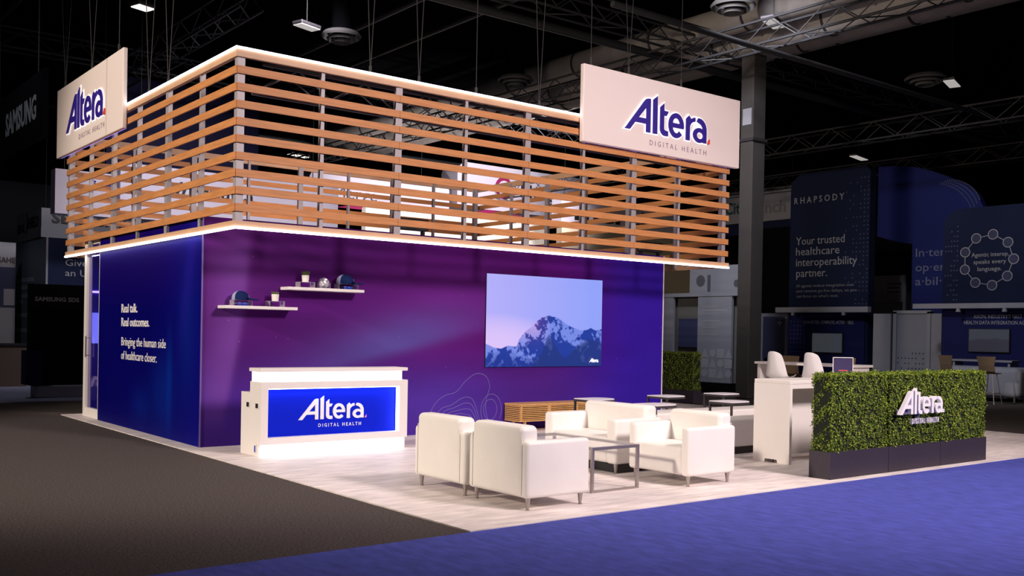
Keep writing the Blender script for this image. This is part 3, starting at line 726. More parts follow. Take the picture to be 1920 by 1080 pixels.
# ------------------------------------------------------------------ hedges in planters
def leaves(w, d, h, n, seed):
    r = np.random.default_rng(seed)
    areas = np.array([w*h, w*h*.7, d*h*1.7, d*h*1.7, w*d*1.3]); areas /= areas.sum()
    face = r.choice(5, n, p=areas)
    u = r.random(n); t = r.random(n); P = np.zeros((n, 3)); N = np.zeros((n, 3))
    for k in range(5):
        m = face == k
        if k < 2: P[m] = np.c_[(u[m]-.5)*w, np.full(m.sum(), (-.5 if k == 0 else .5)*d), t[m]*h]; N[m] = (0, -1 if k == 0 else 1, 0)
        elif k < 4: P[m] = np.c_[np.full(m.sum(), (-.5 if k == 2 else .5)*w), (u[m]-.5)*d, t[m]*h]; N[m] = (-1 if k == 2 else 1, 0, 0)
        else: P[m] = np.c_[(u[m]-.5)*w, (t[m]-.5)*d, np.full(m.sum(), h)]; N[m] = (0, 0, 1)
    # clumps: the surface bulges and sinks a little
    bump = .012*np.sin(P[:, 0]*31+seed)*np.sin(P[:, 2]*27+P[:, 1]*29)+.010*np.sin(P[:, 0]*13+1.7)*np.sin(P[:, 2]*17+.4)
    P += N*(bump+r.normal(0, .011, n)-.012)[:, None]
    D = N*.9+r.normal(0, .55, (n, 3)); D[:, 2] += .25; D /= np.linalg.norm(D, axis=1)[:, None]
    A = np.cross(D, r.normal(size=(n, 3))); A /= np.linalg.norm(A, axis=1)[:, None]; B = np.cross(D, A)
    L = r.uniform(.016, .028, n)[:, None]; Wd = L*.36
    v = np.stack([P-A*L*.5, P+B*Wd-D*.002, P+A*L*.5+D*.003, P-B*Wd-D*.002], 1).reshape(-1, 3)
    i = np.arange(n)*4
    f = np.concatenate([np.stack([i, i+1, i+2], 1), np.stack([i, i+2, i+3], 1)])
    return v, f
def hedge_proto():
    t = thing('planter_hedge', 'x', 'hedge', (0, 0, FZ), 0, 'clipped hedges in dark planters')
    part('planter', MB().box((-.566, -.135, 0), (.566, .135, .297)), M['planter'], t)
    part('core', MB().box((-.54, -.105, .28), (.54, .105, 1.105)), M['core'], t)
    v, f = leaves(1.085, .255, .85, 16000, 3)
    o = mesh_obj('foliage', (v+np.array([0, 0, .292])).tolist(), f.tolist(), M['leaf'], fix=False); o.parent = t
    return t
hg = hedge_proto(); hg.location = (5.205, -5.925, FZ); hg['label'] = 'left section of the front hedge in a dark planter, beside the bar table'
dup(hg, (6.345, -5.925, FZ), 0, 'middle section of the front hedge in a dark planter, carrying the white letters', hg['group'])
dup(hg, (7.485, -5.925, FZ), 0, 'right end section of the front hedge in a dark planter', hg['group'])
dup(hg, (12.44, 3.24, FZ), math.pi/2, 'tall hedge in a dark planter past the right end of the purple wall', hg['group'])
dup(hg, (12.44, 4.40, FZ), math.pi/2, 'hedge half hidden behind the purple wall edge, beyond the back hedge', hg['group'])
ls = thing('letter_sign', 'white raised wordmark letters fixed to the front of the hedge', 'sign', (6.33, -6.09, .62))
logo(ls, (5.86, -6.10, .675), (1, 0, 0), (0, 0, 1), .98, M['white_letter'], None, .045, 0, None, .3, M['white_letter'], .60, .06, (.29, -.115), hs=.95, tagbold=.015)
part('backer', MB().box((5.87, -6.098, .672), (6.16, -6.092, .735)).box((6.30, -6.098, .55), (6.36, -6.092, .70)), mat('backer_acrylic', (.12, .11, .2), .3), ls, True)

# ------------------------------------------------------------------ bar table, stools, sign holder
bt = thing('bar_table', 'high white bar table with panel ends behind the front hedge', 'table', (6.5, -4.77, FZ))
bx0, bx1, by0, by1, bz = 5.31, 7.6, -5.035, -4.50, 1.025
part('table_top', MB().rbox((bx0, by0, bz-.045), (bx1, by1, bz), .006, 2), M['white'], bt, True)
for xa, xb in ((bx0, bx0+.045), (bx1-.045, bx1)):
    part('end_panel', MB().prism([(by0, FZ), (by0+.17, FZ), (by0+.18, .055), (by1-.18, .055), (by1-.17, FZ), (by1, FZ), (by1, bz-.045), (by0, bz-.045)], 'x', xa, xb), M['white'], bt, True)
part('apron', MB().box((bx0+.045, by0+.004, bz-.10), (bx1-.045, by0+.03, bz-.045)).box((bx0+.045, by1-.03, bz-.10), (bx1-.045, by1-.004, bz-.045)), M['white'], bt, True)
part('centre_panel', MB().box((bx0+.045, by0+.33, .075), (bx1-.045, by0+.37, bz-.045)), M['white'], bt, True)
part('cable_slot', MB().box((bx0-.001, -4.80, .02), (bx0+.02, -4.72, .053)), M['dark_frame'], bt, True)
def stool(name, label, m, group):
    t = thing(name, label, 'stool', (0, 0, FZ), 0, group)
    n = 12; mm = 18; v = []; f = []
    prof = [(-.21, .755), (-.18, .745), (-.10, .735), (0, .735), (.08, .745), (.15, .79), (.185, .87), (.205, .98), (.225, 1.10), (.24, 1.22), (.243, 1.27)]
    for j, (y, z) in enumerate(prof):
        tt = j/(len(prof)-1)
        w = .225+.03*math.sin(tt*3.1)-.10*max(0, tt-.5)/.5
        for i in range(mm+1):
            s = -1+2*i/mm
            cu = abs(s)**3
            dz = .10*cu*(1-tt) if tt < .5 else .05*cu*(1-tt)-.035*cu*max(0, tt-.85)/.15
            dy = -.10*cu*max(0, math.sin(max(0, tt-.35)/.65*2.6))
            v.append((w*s, y+dy, z+dz))
    K = len(prof)
    for j in range(K-1):
        for i in range(mm): f.append((j*(mm+1)+i, j*(mm+1)+i+1, (j+1)*(mm+1)+i+1, (j+1)*(mm+1)+i))
    o = mesh_obj('shell', v, f, m, True); o.parent = t
    so = o.modifiers.new('thick', 'SOLIDIFY'); so.thickness = .012
    su = o.modifiers.new('sub', 'SUBSURF'); su.levels = 1; su.render_levels = 1
    b = MB()
    for a, c in ((-1, -1), (1, -1), (1, 1), (-1, 1)):
        part('leg', MB().tube((a*.19, c*.19, 0), (a*.10, c*.10-.01, .735), .011, .013, 8), M['steel'], t)
    k = .16
    part('footrest', MB().path([(-k, -k, .28), (k, -k, .28), (k, k, .28), (-k, k, .28), (-k, -k, .28)], .008), M['steel'], t)
    return t
GS = 'white shell stools at the far high table'
st = stool('bar_stool', 'white shell bar stool at the far high table, left one of two', mat('white_shell', (.78, .76, .78), .35), GS)
st.location = (10.68, -.86, FZ); st.rotation_euler[2] = math.pi/2
dup(st, (10.68, -1.66, FZ), math.pi/2, 'white shell bar stool at the far high table, right one next to the tabletop sign', GS)
sh = thing('sign_holder', 'small dark blue tabletop sign in a clear holder on the bar table', 'sign', (6.83, -4.74, bz), -.55)
part('holder', MB().box((-.14, .0, 0), (.14, .004, .27)).box((-.14, 0, 0), (.14, .09, .004)), M['acrylic'], sh)
part('card', MB().box((-.133, -.006, .006), (.133, -.001, .262)), mat('sign_card', (.020, .012, .075), .6), sh)
b = MB()
for x0, x1, zz in ((-.06, .06, .092), ): b.box((x0, -.008, zz), (x1, -.006, zz+.010))
part('print_line', b, M['red_tip'], sh)
b = MB()
for x0, x1, zz in ((-.075, .075, .058), (-.06, .06, .036)): b.box((x0, -.008, zz), (x1, -.006, zz+.009))
part('print_line', b, M['white_letter'], sh)
part('border', MB().box((-.14, -.007, .262), (.14, -.001, .27)).box((-.14, -.007, .0), (-.133, -.001, .262)).box((.133, -.007, .0), (.14, -.001, .262)), M['white'], sh)
# second high table at the right edge of the stand
ht = thing('bar_table', 'long pale high table with two white stools at the right edge of the stand', 'table', (11.3, -1.1, FZ))
part('table_top', MB().rbox((11.0, -2.15, 1.02), (11.7, -.02, 1.065), .006, 2), M['white'], ht, True)
part('end_panel', MB().box((11.05, -.12, FZ), (11.65, -.06, 1.02)), M['white'], ht, True)
part('end_panel', MB().box((11.05, -2.1, FZ), (11.65, -2.04, 1.02)), M['white'], ht, True)

# ------------------------------------------------------------------ neighbouring stands, right side
NX = (0, -1, 0); UZ = (0, 0, 1)
def bars(lines, x, y_left, th=.05):
    b = MB()
    for w, z in lines: b.box((x-.004, y_left, z), (x, y_left-w, z+th))
    return b
def dots(x, y0, y1, z0, z1, nx, nz, r, skip):
    b = MB()
    for i in range(nx):
        for k in range(nz):
            if random.random() < skip*(1-i/nx): continue
            y = y0+(y1-y0)*i/(nx-1); z = z0+(z1-z0)*k/(nz-1)
            b.box((x-.004, y-r, z-r), (x, y+r, z+r))
    return b
M['dot'] = mat('dot_print', (.06, .07, .16), .8)
def rounded(y0, y1, z0, z1, rl, rr, n=8):
    p = [(y0, z0), (y1, z0)]
    p += [(y1-rr+rr*math.cos(a), z1-rr+rr*math.sin(a)) for a in np.linspace(0, math.pi/2, n)] if rr else [(y1, z1)]
    p += [(y0+rl+rl*math.cos(a), z1-rl+rl*math.sin(a)) for a in np.linspace(math.pi/2, math.pi, n)] if rl else [(y0, z1)]
    return p
tw = thing('stand_tower', 'tall dark navy stand tower with rounded top and pale lettering at right', 'stand', (26, 8, 0.01))
part('tower', MB().prism(rounded(6.38, 9.52, .01, 7.27, .25, .55), 'x', 25, 25.35), M['tower_navy'], tw, True)
text('lettering', [('R H A P S O D Y', (24.995, 9.36, 6.24), 2.0, .22)], M['dim_letter'], tw, NX, UZ, .005)
text('slogan', [('Your trusted', (24.995, 9.26, 4.79), 1.95, .28), ('healthcare', (24.995, 9.25, 4.42), 1.75, .28), ('interoperability', (24.995, 9.24, 4.04), 2.42, .28), ('partner.', (24.995, 9.22, 3.66), 1.25, .28)], M['dim_letter'], tw, NX, UZ, .0)
text('small_print', [('AI agents reduce integration cost', (24.995, 9.22, 3.30), 2.3, .10), ('and remove go-live delays, so you', (24.995, 9.21, 3.12), 2.4, .10), ("can focus on what's next.", (24.995, 9.20, 2.94), 1.7, .10)], M['grey_panel'], tw, NX, UZ, .0)
part('dot_pattern', dots(25, 7.4, 6.45, 2.7, 6.9, 8, 30, .022, 1.0), M['dot'], tw, True)
rb = thing('lighting_beam', 'pale horizontal lighting beam under the tall rounded navy tower', 'beam', (24.4, 7.6, 2.4))
part('beam', MB().box((24.35, 5.98, 2.40), (24.55, 9.6, 2.58)), M['dim_white'], rb, True)
for y in (8.9, 6.9): part('lamp_head', MB().tube((24.4, y, 2.30), (24.4, y, 2.40), .07, .05, 10), M['dim_white'], rb, True)
lw = thing('navy_wall', 'navy lower wall with dotted edge and a screen under the rounded tower', 'wall', (25.7, 8.3, .01))
part('panel', MB().box((24.93, 6.45, .01), (24.985, 9.6, 2.38)), M['booth_navy'], lw, True)
text('lettering', [('CONNECTED. COMPLETE. ACTIONABLE.', (24.925, 8.85, 2.02), 2.0, .11)], M['dim_letter'], lw, NX, UZ, .01)
part('dot_pattern', dots(24.93, 9.5, 8.8, .9, 2.1, 6, 9, .02, .1), M['dot'], lw, True)
tv2 = thing('wall_screen', 'dim screen showing hazy sky on the navy wall under the rounded tower', 'screen', (24.9, 7.9, 1.0))
part('screen_body', MB().box((24.87, 7.22, 1.02), (24.925, 8.45, 1.72)), M['black'], tv2, True)
part('picture', MB().box((24.866, 7.25, 1.05), (24.87, 8.42, 1.69)), M['screen_off'], tv2, True)
ar = thing('blue_arch', 'dark blue curved arch joining the two navy towers', 'arch', (25.5, 4.5, .01))
poly = [(2.75, .01), (5.07, .01), (5.10, 4.63), (5.6, 4.72), (6.36, 4.95), (6.36, 7.28), (5.7, 7.22), (5.1, 7.12), (4.5, 6.92), (3.9, 6.66), (3.36, 6.37), (3.0, 6.05), (2.78, 5.6)]
part('arch_panel', MB().prism(poly, 'x', 25.42, 25.7), M['tower_blue'], ar, True)
text('lettering', [('In\u00b7ter\u00b7', (25.41, 4.96, 4.20), 1.08, .27), ('op\u00b7er\u00b7', (25.41, 4.96, 3.73), 1.08, .27), ('a\u00b7bil\u00b7i\u00b7', (25.41, 4.96, 3.28), 1.12, .27)], mat('arch_letters', (.14, .16, .26), .8), ar, NX, UZ, .0)
b = MB()
for a in np.linspace(.05, 1.25, 22):
    for k in range(4):
        y = 4.0-1.15*math.sin(a)+.08*k; z = 5.55+1.02*math.cos(a)-.06*k*(.5+a); b.box((25.41, y-.02, z-.02), (25.42, y+.02, z+.02))
part('dot_pattern', b, M['dot'], ar, True)
ag = thing('stand_tower', 'lower dark navy stand tower with a ring of circles at far right', 'stand', (24, -.3, .01))
part('tower', MB().prism(rounded(-3.6, 2.73, .01, 5.30, .2, .5), 'x', 23, 23.35), M['tower_navy'], ag, True)
text('lettering', [('Agentic interop,', (22.995, 1.88, 3.90), 1.05, .12), ('speaks every', (22.995, 1.82, 3.70), .92, .12), ('language.', (22.995, 1.70, 3.50), .68, .12)], M['dim_letter'], ag, NX, UZ, .0)
cy, cz, cr = 1.40, 3.80, .72
for i in range(9):
    a = math.radians(100+40*i); y = cy+cr*math.cos(a)*.98; z = cz+cr*math.sin(a); a2 = math.radians(100+40*(i+1))
    d = part('ring_disc', MB().tube((22.985, y, z), (22.998, y, z), .145, .145, 24), M['dim_letter'], ag, True)
    part('disc_centre', MB().tube((22.98, y, z), (22.985, y, z), .122, .122, 24), M['poster_blue'], d, True)
    y2 = cy+cr*math.cos(a2)*.98; z2 = cz+cr*math.sin(a2); v = Vector((0, y2-y, z2-z)).normalized()*.15
    part('ring_link', MB().tube(Vector((22.99, y, z))+v, Vector((22.99, y2, z2))-v, .012, .012, 6), M['dim_letter'], ag, True)
part('dot_pattern', dots(23, 3.0-.35, 2.3, 2.7, 4.8, 5, 16, .02, .8), M['dot'], ag, True)
bm2 = thing('lighting_beam', 'pale horizontal lighting beam under the tower with the ring of circles', 'beam', (22.6, .5, 2.45))
part('beam', MB().box((22.5, -3.0, 2.44), (22.7, 3.35, 2.58)), M['dim_white'], bm2, True)
for y in (2.0, .7): part('lamp_head', MB().tube((22.55, y, 2.34), (22.55, y, 2.44), .07, .05, 10), M['dim_white'], bm2, True)
aw = thing('navy_wall', 'navy lower wall with pale capital letters under the ring of circles', 'wall', (22.95, .5, .01))
part('panel', MB().box((22.93, -3.3, .01), (22.985, 2.66, 2.42)), M['booth_navy'], aw, True)
text('lettering', [('AXON, INDUSTRY\u2019S FIRST', (22.925, 1.75, 2.17), 1.35, .10), ('HEALTH DATA INTEGRATION AGENT.', (22.925, 2.02, 2.00), 1.92, .10)], M['dim_letter'], aw, NX, UZ, .01)
tv3 = thing('wall_screen', 'dim screen showing a grey landscape on the navy wall at far right', 'screen', (22.9, 1.2, 1.2))
part('screen_body', MB().box((22.87, .70, 1.22), (22.925, 1.86, 1.88)), M['black'], tv3, True)
part('picture', MB().box((22.866, .72, 1.24), (22.87, 1.84, 1.86)), M['screen_off'], tv3, True)
part('landscape', MB().prism([(.72, 1.24), (1.84, 1.24), (1.84, 1.55), (1.5, 1.60), (1.3, 1.57), (1.1, 1.63), (.9, 1.58), (.72, 1.60)], 'x', 22.862, 22.866), mat('landscape_print', (.06, .06, .09), .5, emit=(.4, .4, .55), es=.02), tv3, True)
# doors and panels between the two towers
wd = thing('white_door', 'pale door in a white frame between the two navy walls', 'door', (24.9, 4.9, .01))
part('door_frame', MB().box((24.85, 5.26, .01), (25.0, 5.38, 2.42)).box((24.85, 4.10, .01), (25.0, 4.22, 2.42)).box((24.85, 4.10, 2.36), (25.0, 5.38, 2.46)), M['dim_white'], wd, True)
part('door_leaf', MB().box((24.9, 4.22, .01), (24.95, 5.26, 2.36)), M['grey_panel'], wd, True)
part('dot_pattern', dots(24.9, 5.2, 4.35, .3, 1.1, 8, 6, .018, .3), M['booth_navy'], wd, True)
solo('pale_panel', MB().box((24.82, 5.44, .01), (24.90, 6.06, 2.36)), M['dim_white'], 'tall pale panel left of the white door between navy walls', 'panel')
solo('pale_panel', MB().box((24.82, 3.62, .01), (24.90, 4.06, 2.36)), M['dim_white'], 'narrow pale panel right of the white door between navy walls', 'panel')
nb = thing('distant_panel', 'small pale board with text seen through the opening under the blue arch', 'sign', (30, 8.8, 2.4))
part('board', MB().box((30, 8.0, 2.95), (30.1, 9.6, 3.95)), M['dim_white'], nb, True)
part('print_line', bars([(.6, 3.6), (.5, 3.45), (.55, 3.3)], 30, 8.75, .05), M['black'], nb, True)
part('post', MB().box((30.02, 8.0, .01), (30.1, 8.1, 2.95)).box((30.02, 9.5, .01), (30.1, 9.6, 2.95)), M['dim_white'], nb, True)
# furniture of those stands
def tan_stool(label, x, y, rz):
    global _ts
    if _ts is None:
        t = thing('plywood_stool', label, 'stool', (0, 0, .01), 0, 'plywood bar stools of the navy stands')
        b = MB()
        P = [(-.17, .74, .20), (.12, .73, .21), (.17, .78, .20), (.20, .92, .19), (.225, 1.14, .235)]
        v = []; f = []
        for x_, z_, w in P: v += [(x_, -w, z_), (x_, w, z_), (x_+.012, -w, z_+.012), (x_+.012, w, z_+.012)]
        for i in range(len(P)-1):
            a = i*4; c = a+4
            f += [(a, a+1, c+1, c), (a+2, c+2, c+3, a+3), (a, c, c+2, a+2), (a+1, a+3, c+3, c+1)]
        f += [(0, 2, 3, 1), (len(v)-4, len(v)-3, len(v)-1, len(v)-2)]
        part('shell', b.add(v, f), M['tan'], t)
        for sx in (-1, 1):
            for sy in (-1, 1): part('leg', MB().tube((sx*.20, sy*.20, 0), (sx*.10, sy*.10, .735), .010, .010, 8), M['steel'], t)
        part('footrest', MB().path([(-.165, -.165, .27), (.165, -.165, .27), (.165, .165, .27), (-.165, .165, .27), (-.165, -.165, .27)], .008), M['steel'], t)
        _ts = t; t.location = (x, y, .013); t.rotation_euler[2] = rz
        return t
    return dup(_ts, (x, y, .013), rz, label)
_ts = None
tan_stool('plywood bar stool seen between the two white stools, behind the pale high table', 12.6, .17, math.pi)
tan_stool('plywood bar stool behind the pale high table, just right of the tabletop sign', 12.6, -1.12, math.pi)
tan_stool('plywood bar stool at far right above the right end of the front hedge', 19.5, .52, math.pi-.3)
tan_stool('plywood bar stool standing in front of the white sofa at far right', 19.4, -.50, math.pi)
sf = thing('sofa', 'pale rounded sofa at far right before the navy wall', 'sofa', (20.9, -.1, .01))
part('body', MB().rbox((20.5, -.68, .12), (21.3, 1.35, .88), .14, 4), M['dim_white'], sf, True, True)
for y in (-.5, 1.2):
    for x in (20.65, 21.15): part('leg', MB().tube((x, y, .01), (x, y, .13), .02, .03, 8), M['steel'], sf, True)
ctb = thing('high_counter', 'pale high counter in front of the navy wall at far right', 'table', (22, 1, .01))
part('table_top', MB().box((21.75, .1, .98), (22.3, 1.8, 1.03)), M['dim_white'], ctb, True)
for y in (.2, 1.7): part('end_panel', MB().box((21.8, y-.03, .01), (22.25, y+.03, .98)), M['dim_white'], ctb, True)
# kiosk panels behind the purple wall's right end
kk = thing('display_kiosk', 'grey display kiosk with printed panels beside the column', 'stand', (16.3, 5.9, .01))
part('beam', MB().box((16.0, 4.45, 2.60), (16.2, 7.6, 2.70)), M['grey_panel'], kk, True)
pn = part('panel', MB().box((16.02, 4.69, .30), (16.1, 5.85, 2.60)), M['grey_panel'], kk, True)
part('print_line', bars([(.55, 2.30), (.85, 2.20), (.3, 2.10), (.6, 1.92), (.5, 1.74), (.55, 1.55)], 16.02, 5.70, .035), M['dim_white'], pn, True)
b = MB()
for i in range(4):
    for k in range(3):
        y = 5.70-.27*i; z = .42+.27*k
        if (i+k) % 3 == 0: b.tube((16.015, y-.12, z+.12), (16.02, y-.12, z+.12), .10, .10, 16)
        elif (i+k) % 3 == 1: b.box((16.015, y, z), (16.02, y-.24, z+.24))
        else: b.prism([(y-.24, z), (y, z), (y-.12, z+.24)], 'x', 16.015, 16.02)
part('shape_pattern', b, mat('shape_print', (.33, .33, .36), .8), pn, True)
part('panel', MB().box((16.02, 6.75, .30), (16.1, 7.5, 2.60)), M['grey_panel'], kk, True)
part('base', MB().box((16.0, 4.45, .01), (16.3, 7.6, .30)), M['black_panel'], kk, True)
part('screen', MB().box((16.15, 5.86, 1.22), (16.2, 6.66, 2.0)), M['poster_blue'], kk, True)
part('back_wall', MB().box((16.25, 4.5, .3), (16.3, 7.5, 2.6)), mat('kiosk_back', (.12, .115, .11), .8), kk, True)
ph = thing('photo_banner', 'grey banner with dark photo blotches above the display kiosk', 'banner', (16.5, 5.5, 2.75))
part('cloth', MB().box((16.4, 4.4, 2.71), (16.45, 6.5, 3.45)), M['grey_panel'], ph, True)
part('post', MB().box((16.41, 4.45, .3), (16.44, 4.5, 2.71)).box((16.41, 6.4, .3), (16.44, 6.45, 2.71)).box((16.35, 4.3, .01), (16.5, 6.6, .3)), M['grey_panel'], ph, True)
part('photo_print', MB().tube((16.392, 6.1, 3.05), (16.4, 6.1, 3.05), .16, .15, 14).box((16.394, 5.75, 2.75), (16.4, 5.86, 3.2)).tube((16.392, 4.85, 2.95), (16.4, 4.85, 2.95), .10, .1, 10), mat('photo_ink', (.07, .075, .09), .8), ph, True)
ps = thing('blue_poster', 'small dark blue poster stand right of the column', 'poster', (20, 6.3, .01))
part('poster', MB().box((20, 5.95, .9), (20.05, 6.75, 2.15)), M['poster_blue'], ps, True)
part('frame', MB().box((19.99, 5.88, .01), (20.06, 5.95, 2.25)).box((19.99, 6.75, .01), (20.06, 6.82, 2.25)).box((19.99, 5.95, 2.15), (20.06, 6.75, 2.25)), M['grey_panel'], ps, True)
part('plus_print', MB().box((19.994, 6.05, 1.95), (20, 6.23, 1.99)).box((19.994, 6.12, 1.88), (20, 6.16, 2.06)), M['dim_letter'], ps, True)
# structural column
co = thing('hall_column', 'big taupe square column right of the white hanging sign', 'column', (15.24, 3.5, .01))
part('shaft', MB().rbox((15.0, 3.30, .01), (15.48, 3.69, 8.5), .02, 2), M['taupe'], co, True)
part('collar', MB().box((14.96, 3.26, 6.35), (15.52, 3.73, 6.42)), M['dark_frame'], co, True)
part('notice', MB().box((14.992, 3.35, 6.75), (15.0, 3.62, 7.15)), M['dim_white'], co, True, label='small pale notice sheet')
solo('dark_drape', MB().box((28.2, 11.4, .01), (28.4, 13.3, 5.9)), M['black_panel'], 'black drape between the column and the rounded navy tower', 'drape')

# ------------------------------------------------------------------ hanging signs seen beyond the stand
def hanger(t, pts):
    for x, y, z in pts: part('hanger', MB().tube((x, y, z), (x, y, 10.6), .012, None, 6), M['cable'], t, True)
cs = thing('hanging_sign', 'pale round-cornered hanging sign with dark letters, cut by the column', 'sign', (30.5, 15, 6.5))
part('drum', MB().box((30, 13.1, 6.45), (31, 16.9, 7.85)), M['dim_white'], cs, True)
text('lettering', [('Citi', (29.99, 16.66, 6.88), .95, .5)], mat('teal_letters', (.02, .06, .07), .8), cs, NX, UZ, .02)
text('lettering', [('nch', (29.99, 14.5, 6.78), 1.05, .5)], mat('grey_sign_letters', (.2, .2, .21), .8), cs, NX, UZ, .02)
part('lower_band', MB().box((30.1, 13.1, 5.95), (31, 16.9, 6.44)), M['tower_navy'], cs, True)
hc = thing('hanging_sign', 'wide white hanging sign with black letters seen through the left canopy slats', 'sign', (5, 13.3, 4.2))
part('cabinet', MB().box((2.9, 13, 4.20), (8.9, 13.8, 5.55)), M['merge_white'], hc, True)
text('lettering', [('HealthCa', (4.62, 12.99, 4.88), 1.75, .30)], M['black'], hc, (1, 0, 0), UZ, .025)
part('mark', MB().add([(4.25, 12.99, 4.85), (4.33, 12.99, 4.85), (4.46, 12.99, 5.22), (4.38, 12.99, 5.22), (4.40, 12.99, 4.85), (4.48, 12.99, 4.85), (4.61, 12.99, 5.22), (4.53, 12.99, 5.22)], [(0, 1, 2, 3), (4, 5, 6, 7)]), M['black'], hc, True)
hs = thing('hanging_sign', 'small white hanging sign at left end, seen through the side slats', 'sign', (1.9, 12.9, 4.2))
part('cabinet', MB().box((1.35, 12.8, 4.15), (2.75, 13.2, 5.2)), M['merge_white'], hs, True)
text('lettering', [('ist', (2.2, 12.79, 4.78), .45, .24)], M['navy_letter'], hs, (1, 0, 0), UZ, .02)
nv = thing('hanging_banner', 'dark navy hanging banner box behind the canopy corner', 'banner', (6.6, 18.3, 5.9))
part('box', MB().box((4.0, 18, 5.95), (8.7, 19.0, 8.9)), mat('navy_fabric', (.012, .010, .06), .8), nv, True)
def merge_sign(label, x0, x1, z0, z1, y, tx, tw, th, cx, cz, cr, ring):
    t = thing('hanging_sign', label, 'sign', ((x0+x1)/2, y+.5, z0), 0)
    part('cabinet', MB().prism(rounded(x0, x1, z0, z1, .5, .3), 'y', y, y+1.2), M['merge_white'], t, True)
    text('lettering', [('Merge', (tx, y-.01, cz-th*.5), tw, th)], M['black'], t, (1, 0, 0), UZ, .0)
    b = part('emblem', MB().tube((cx, y-.02, cz), (cx, y, cz), cr, cr, 28), M['crimson'], t, True)
    if ring: part('emblem_ring', MB().tube((cx, y-.03, cz), (cx, y-.02, cz), cr*.68, cr*.68, 28), M['merge_white'], b, True); part('emblem_dot', MB().tube((cx, y-.04, cz), (cx, y-.03, cz), cr*.36, cr*.36, 20), M['crimson'], b, True)
    hanger(t, [(x0+1, y+.6, z1), (x1-1, y+.6, z1)])
    return t
t = merge_sign('white hanging sign with small crimson emblem, seen through middle canopy slats', 12.5, 18.9, 6.50, 7.6, 22, 13.55, 1.9, .46, 13.2, 6.80, .22, True)
part('crimson_band', MB().prism([(13.6, 6.20), (19.0, 6.20), (18.4, 6.50), (15.5, 6.52)], 'y', 21.96, 22.0), M['crimson'], t, True)
t = merge_sign('white hanging sign with large crimson ring, seen through right canopy slats', 19.3, 26.6, 6.75, 8.65, 22, 22.7, 2.3, .60, 21.75, 7.75, .48, True)
part('crimson_band', MB().prism([(19.4, 6.35), (26.4, 6.35), (26.2, 6.76), (23.2, 6.60), (20.8, 6.75)], 'y', 21.96, 22.0), M['crimson'], t, True)
cp = thing('glowing_wall', 'cream stand wall with added glow low behind the middle canopy slats', 'wall', (18.5, 21, .01))
part('panel', MB().box((14.5, 21.2, .01), (23.5, 21.5, 6.22)), mat('cream_wall_glow', (.80, .70, .60), .7, emit=(1, .86, .75), es=.45), cp, True)  # emission stands in for the strong light falling on this wall
mm = thing('hanging_sign', 'white hanging sign with big black letters behind the right canopy slats', 'sign', (25, 18.4, 6.0))
part('cabinet', MB().box((21.6, 18, 6.0), (28.4, 18.6, 6.95)), M['merge_white'], mm, True)
text('lettering', [('merch', (22.3, 17.99, 6.15), 4.6, .60)], M['black'], mm, (1, 0, 0), UZ, .03)
solo('beige_wall', MB().box((19.9, 16, .01), (27.6, 16.3, 5.6)), mat('beige_wall', (.55, .45, .33), .8), 'beige stand wall low behind the right canopy slats', 'wall')
def flood(label, x, y, z):
    t = thing('flood_light', label, 'lamp', (x, y, z), 0, 'black flood lights on the wall top')
    part('housing', MB().rbox((-.30, -.05, .06), (.30, .05, .24), .02, 2), M['black'], t)
    for s in (-.22, .22): part('leg', MB().box((s-.02, -.03, 0), (s+.02, .03, .07)), M['black'], t)
flood('black flood light on the wall top behind the middle canopy post', 3.12, .06, WH)
flood('black flood light on the wall top near the right canopy end', 8.12, .06, WH)

hanger(cs, [(30.5, 13.5, 7.85), (30.5, 16.5, 7.85)]); hanger(hc, [(3.5, 13.4, 5.55), (8.3, 13.4, 5.55)]); hanger(hs, [(1.6, 13, 5.2), (2.5, 13, 5.2)]); hanger(nv, [(4.5, 18.5, 8.9), (8.2, 18.5, 8.9)]); hanger(mm, [(22, 18.3, 6.95), (28, 18.3, 6.95)])
# ------------------------------------------------------------------ left side of the hall
sd = thing('black_kiosk', 'black kiosk wall on a white plinth left of the glass door', 'stand', (1.6, 10, .01))
part('panel', MB().box((.19, 9.8, .27), (3.4, 10.1, 2.36)), M['black_panel'], sd, True)
part('plinth', MB().rbox((.28, 9.75, .012), (3.4, 10.15, .27), .03, 3), M['dim_white'], sd, True)
part('side_slab', MB().box((.09, 9.68, .29), (.40, 10.1, .99)), M['tower_navy'], sd, True)
text('lettering', [('SAMSUNG SDS', (.265, 9.795, 2.01), .86, .085)], mat('sds_letters', (.16, .16, .17), .8), sd, (1, 0, 0), UZ, .025)
tl = thing('stand_tower', 'grey-blue stand tower corner behind the black kiosk', 'stand', (3.2, 15.5, .01))
part('tower', MB().box((1.47, 14, .01), (5, 17.6, 3.66)), mat('slate_wall', (.10, .115, .15), .8), tl, True)
part('front_panel', MB().box((1.50, 13.985, .01), (5, 14, 3.66)), M['tower_navy'], tl, True)
part('corner_trim', MB().box((1.455, 13.98, .01), (1.50, 14.01, 3.66)), M['grey_panel'], tl, True)
text('lettering', [('Give', (1.90, 13.98, 2.99), .52, .165), ('an U', (1.90, 13.98, 2.735), .52, .165)], M['dim_letter'], tl, (1, 0, 0), UZ, .0)
part('print_line', bars([(2.2, 2.62), (1.7, 2.42), (1.5, 2.2), (1.0, 2.05), (1.7, 1.7), (1.7, 1.3)], 1.468, 17.4, .11), M['grey_panel'], tl, True)
ss = thing('hanging_sign', 'grey two-tier hanging sign with black letters left of the canopy', 'sign', (4.6, 21.5, 4.15))
part('cabinet', MB().box((2.73, 20, 4.42), (7.2, 23.2, 5.02)), M['dim_white'], ss, True)
part('lower_tier', MB().box((2.72, 19.98, 4.14), (7.2, 23.2, 4.42)), M['dim_white'], ss, True)
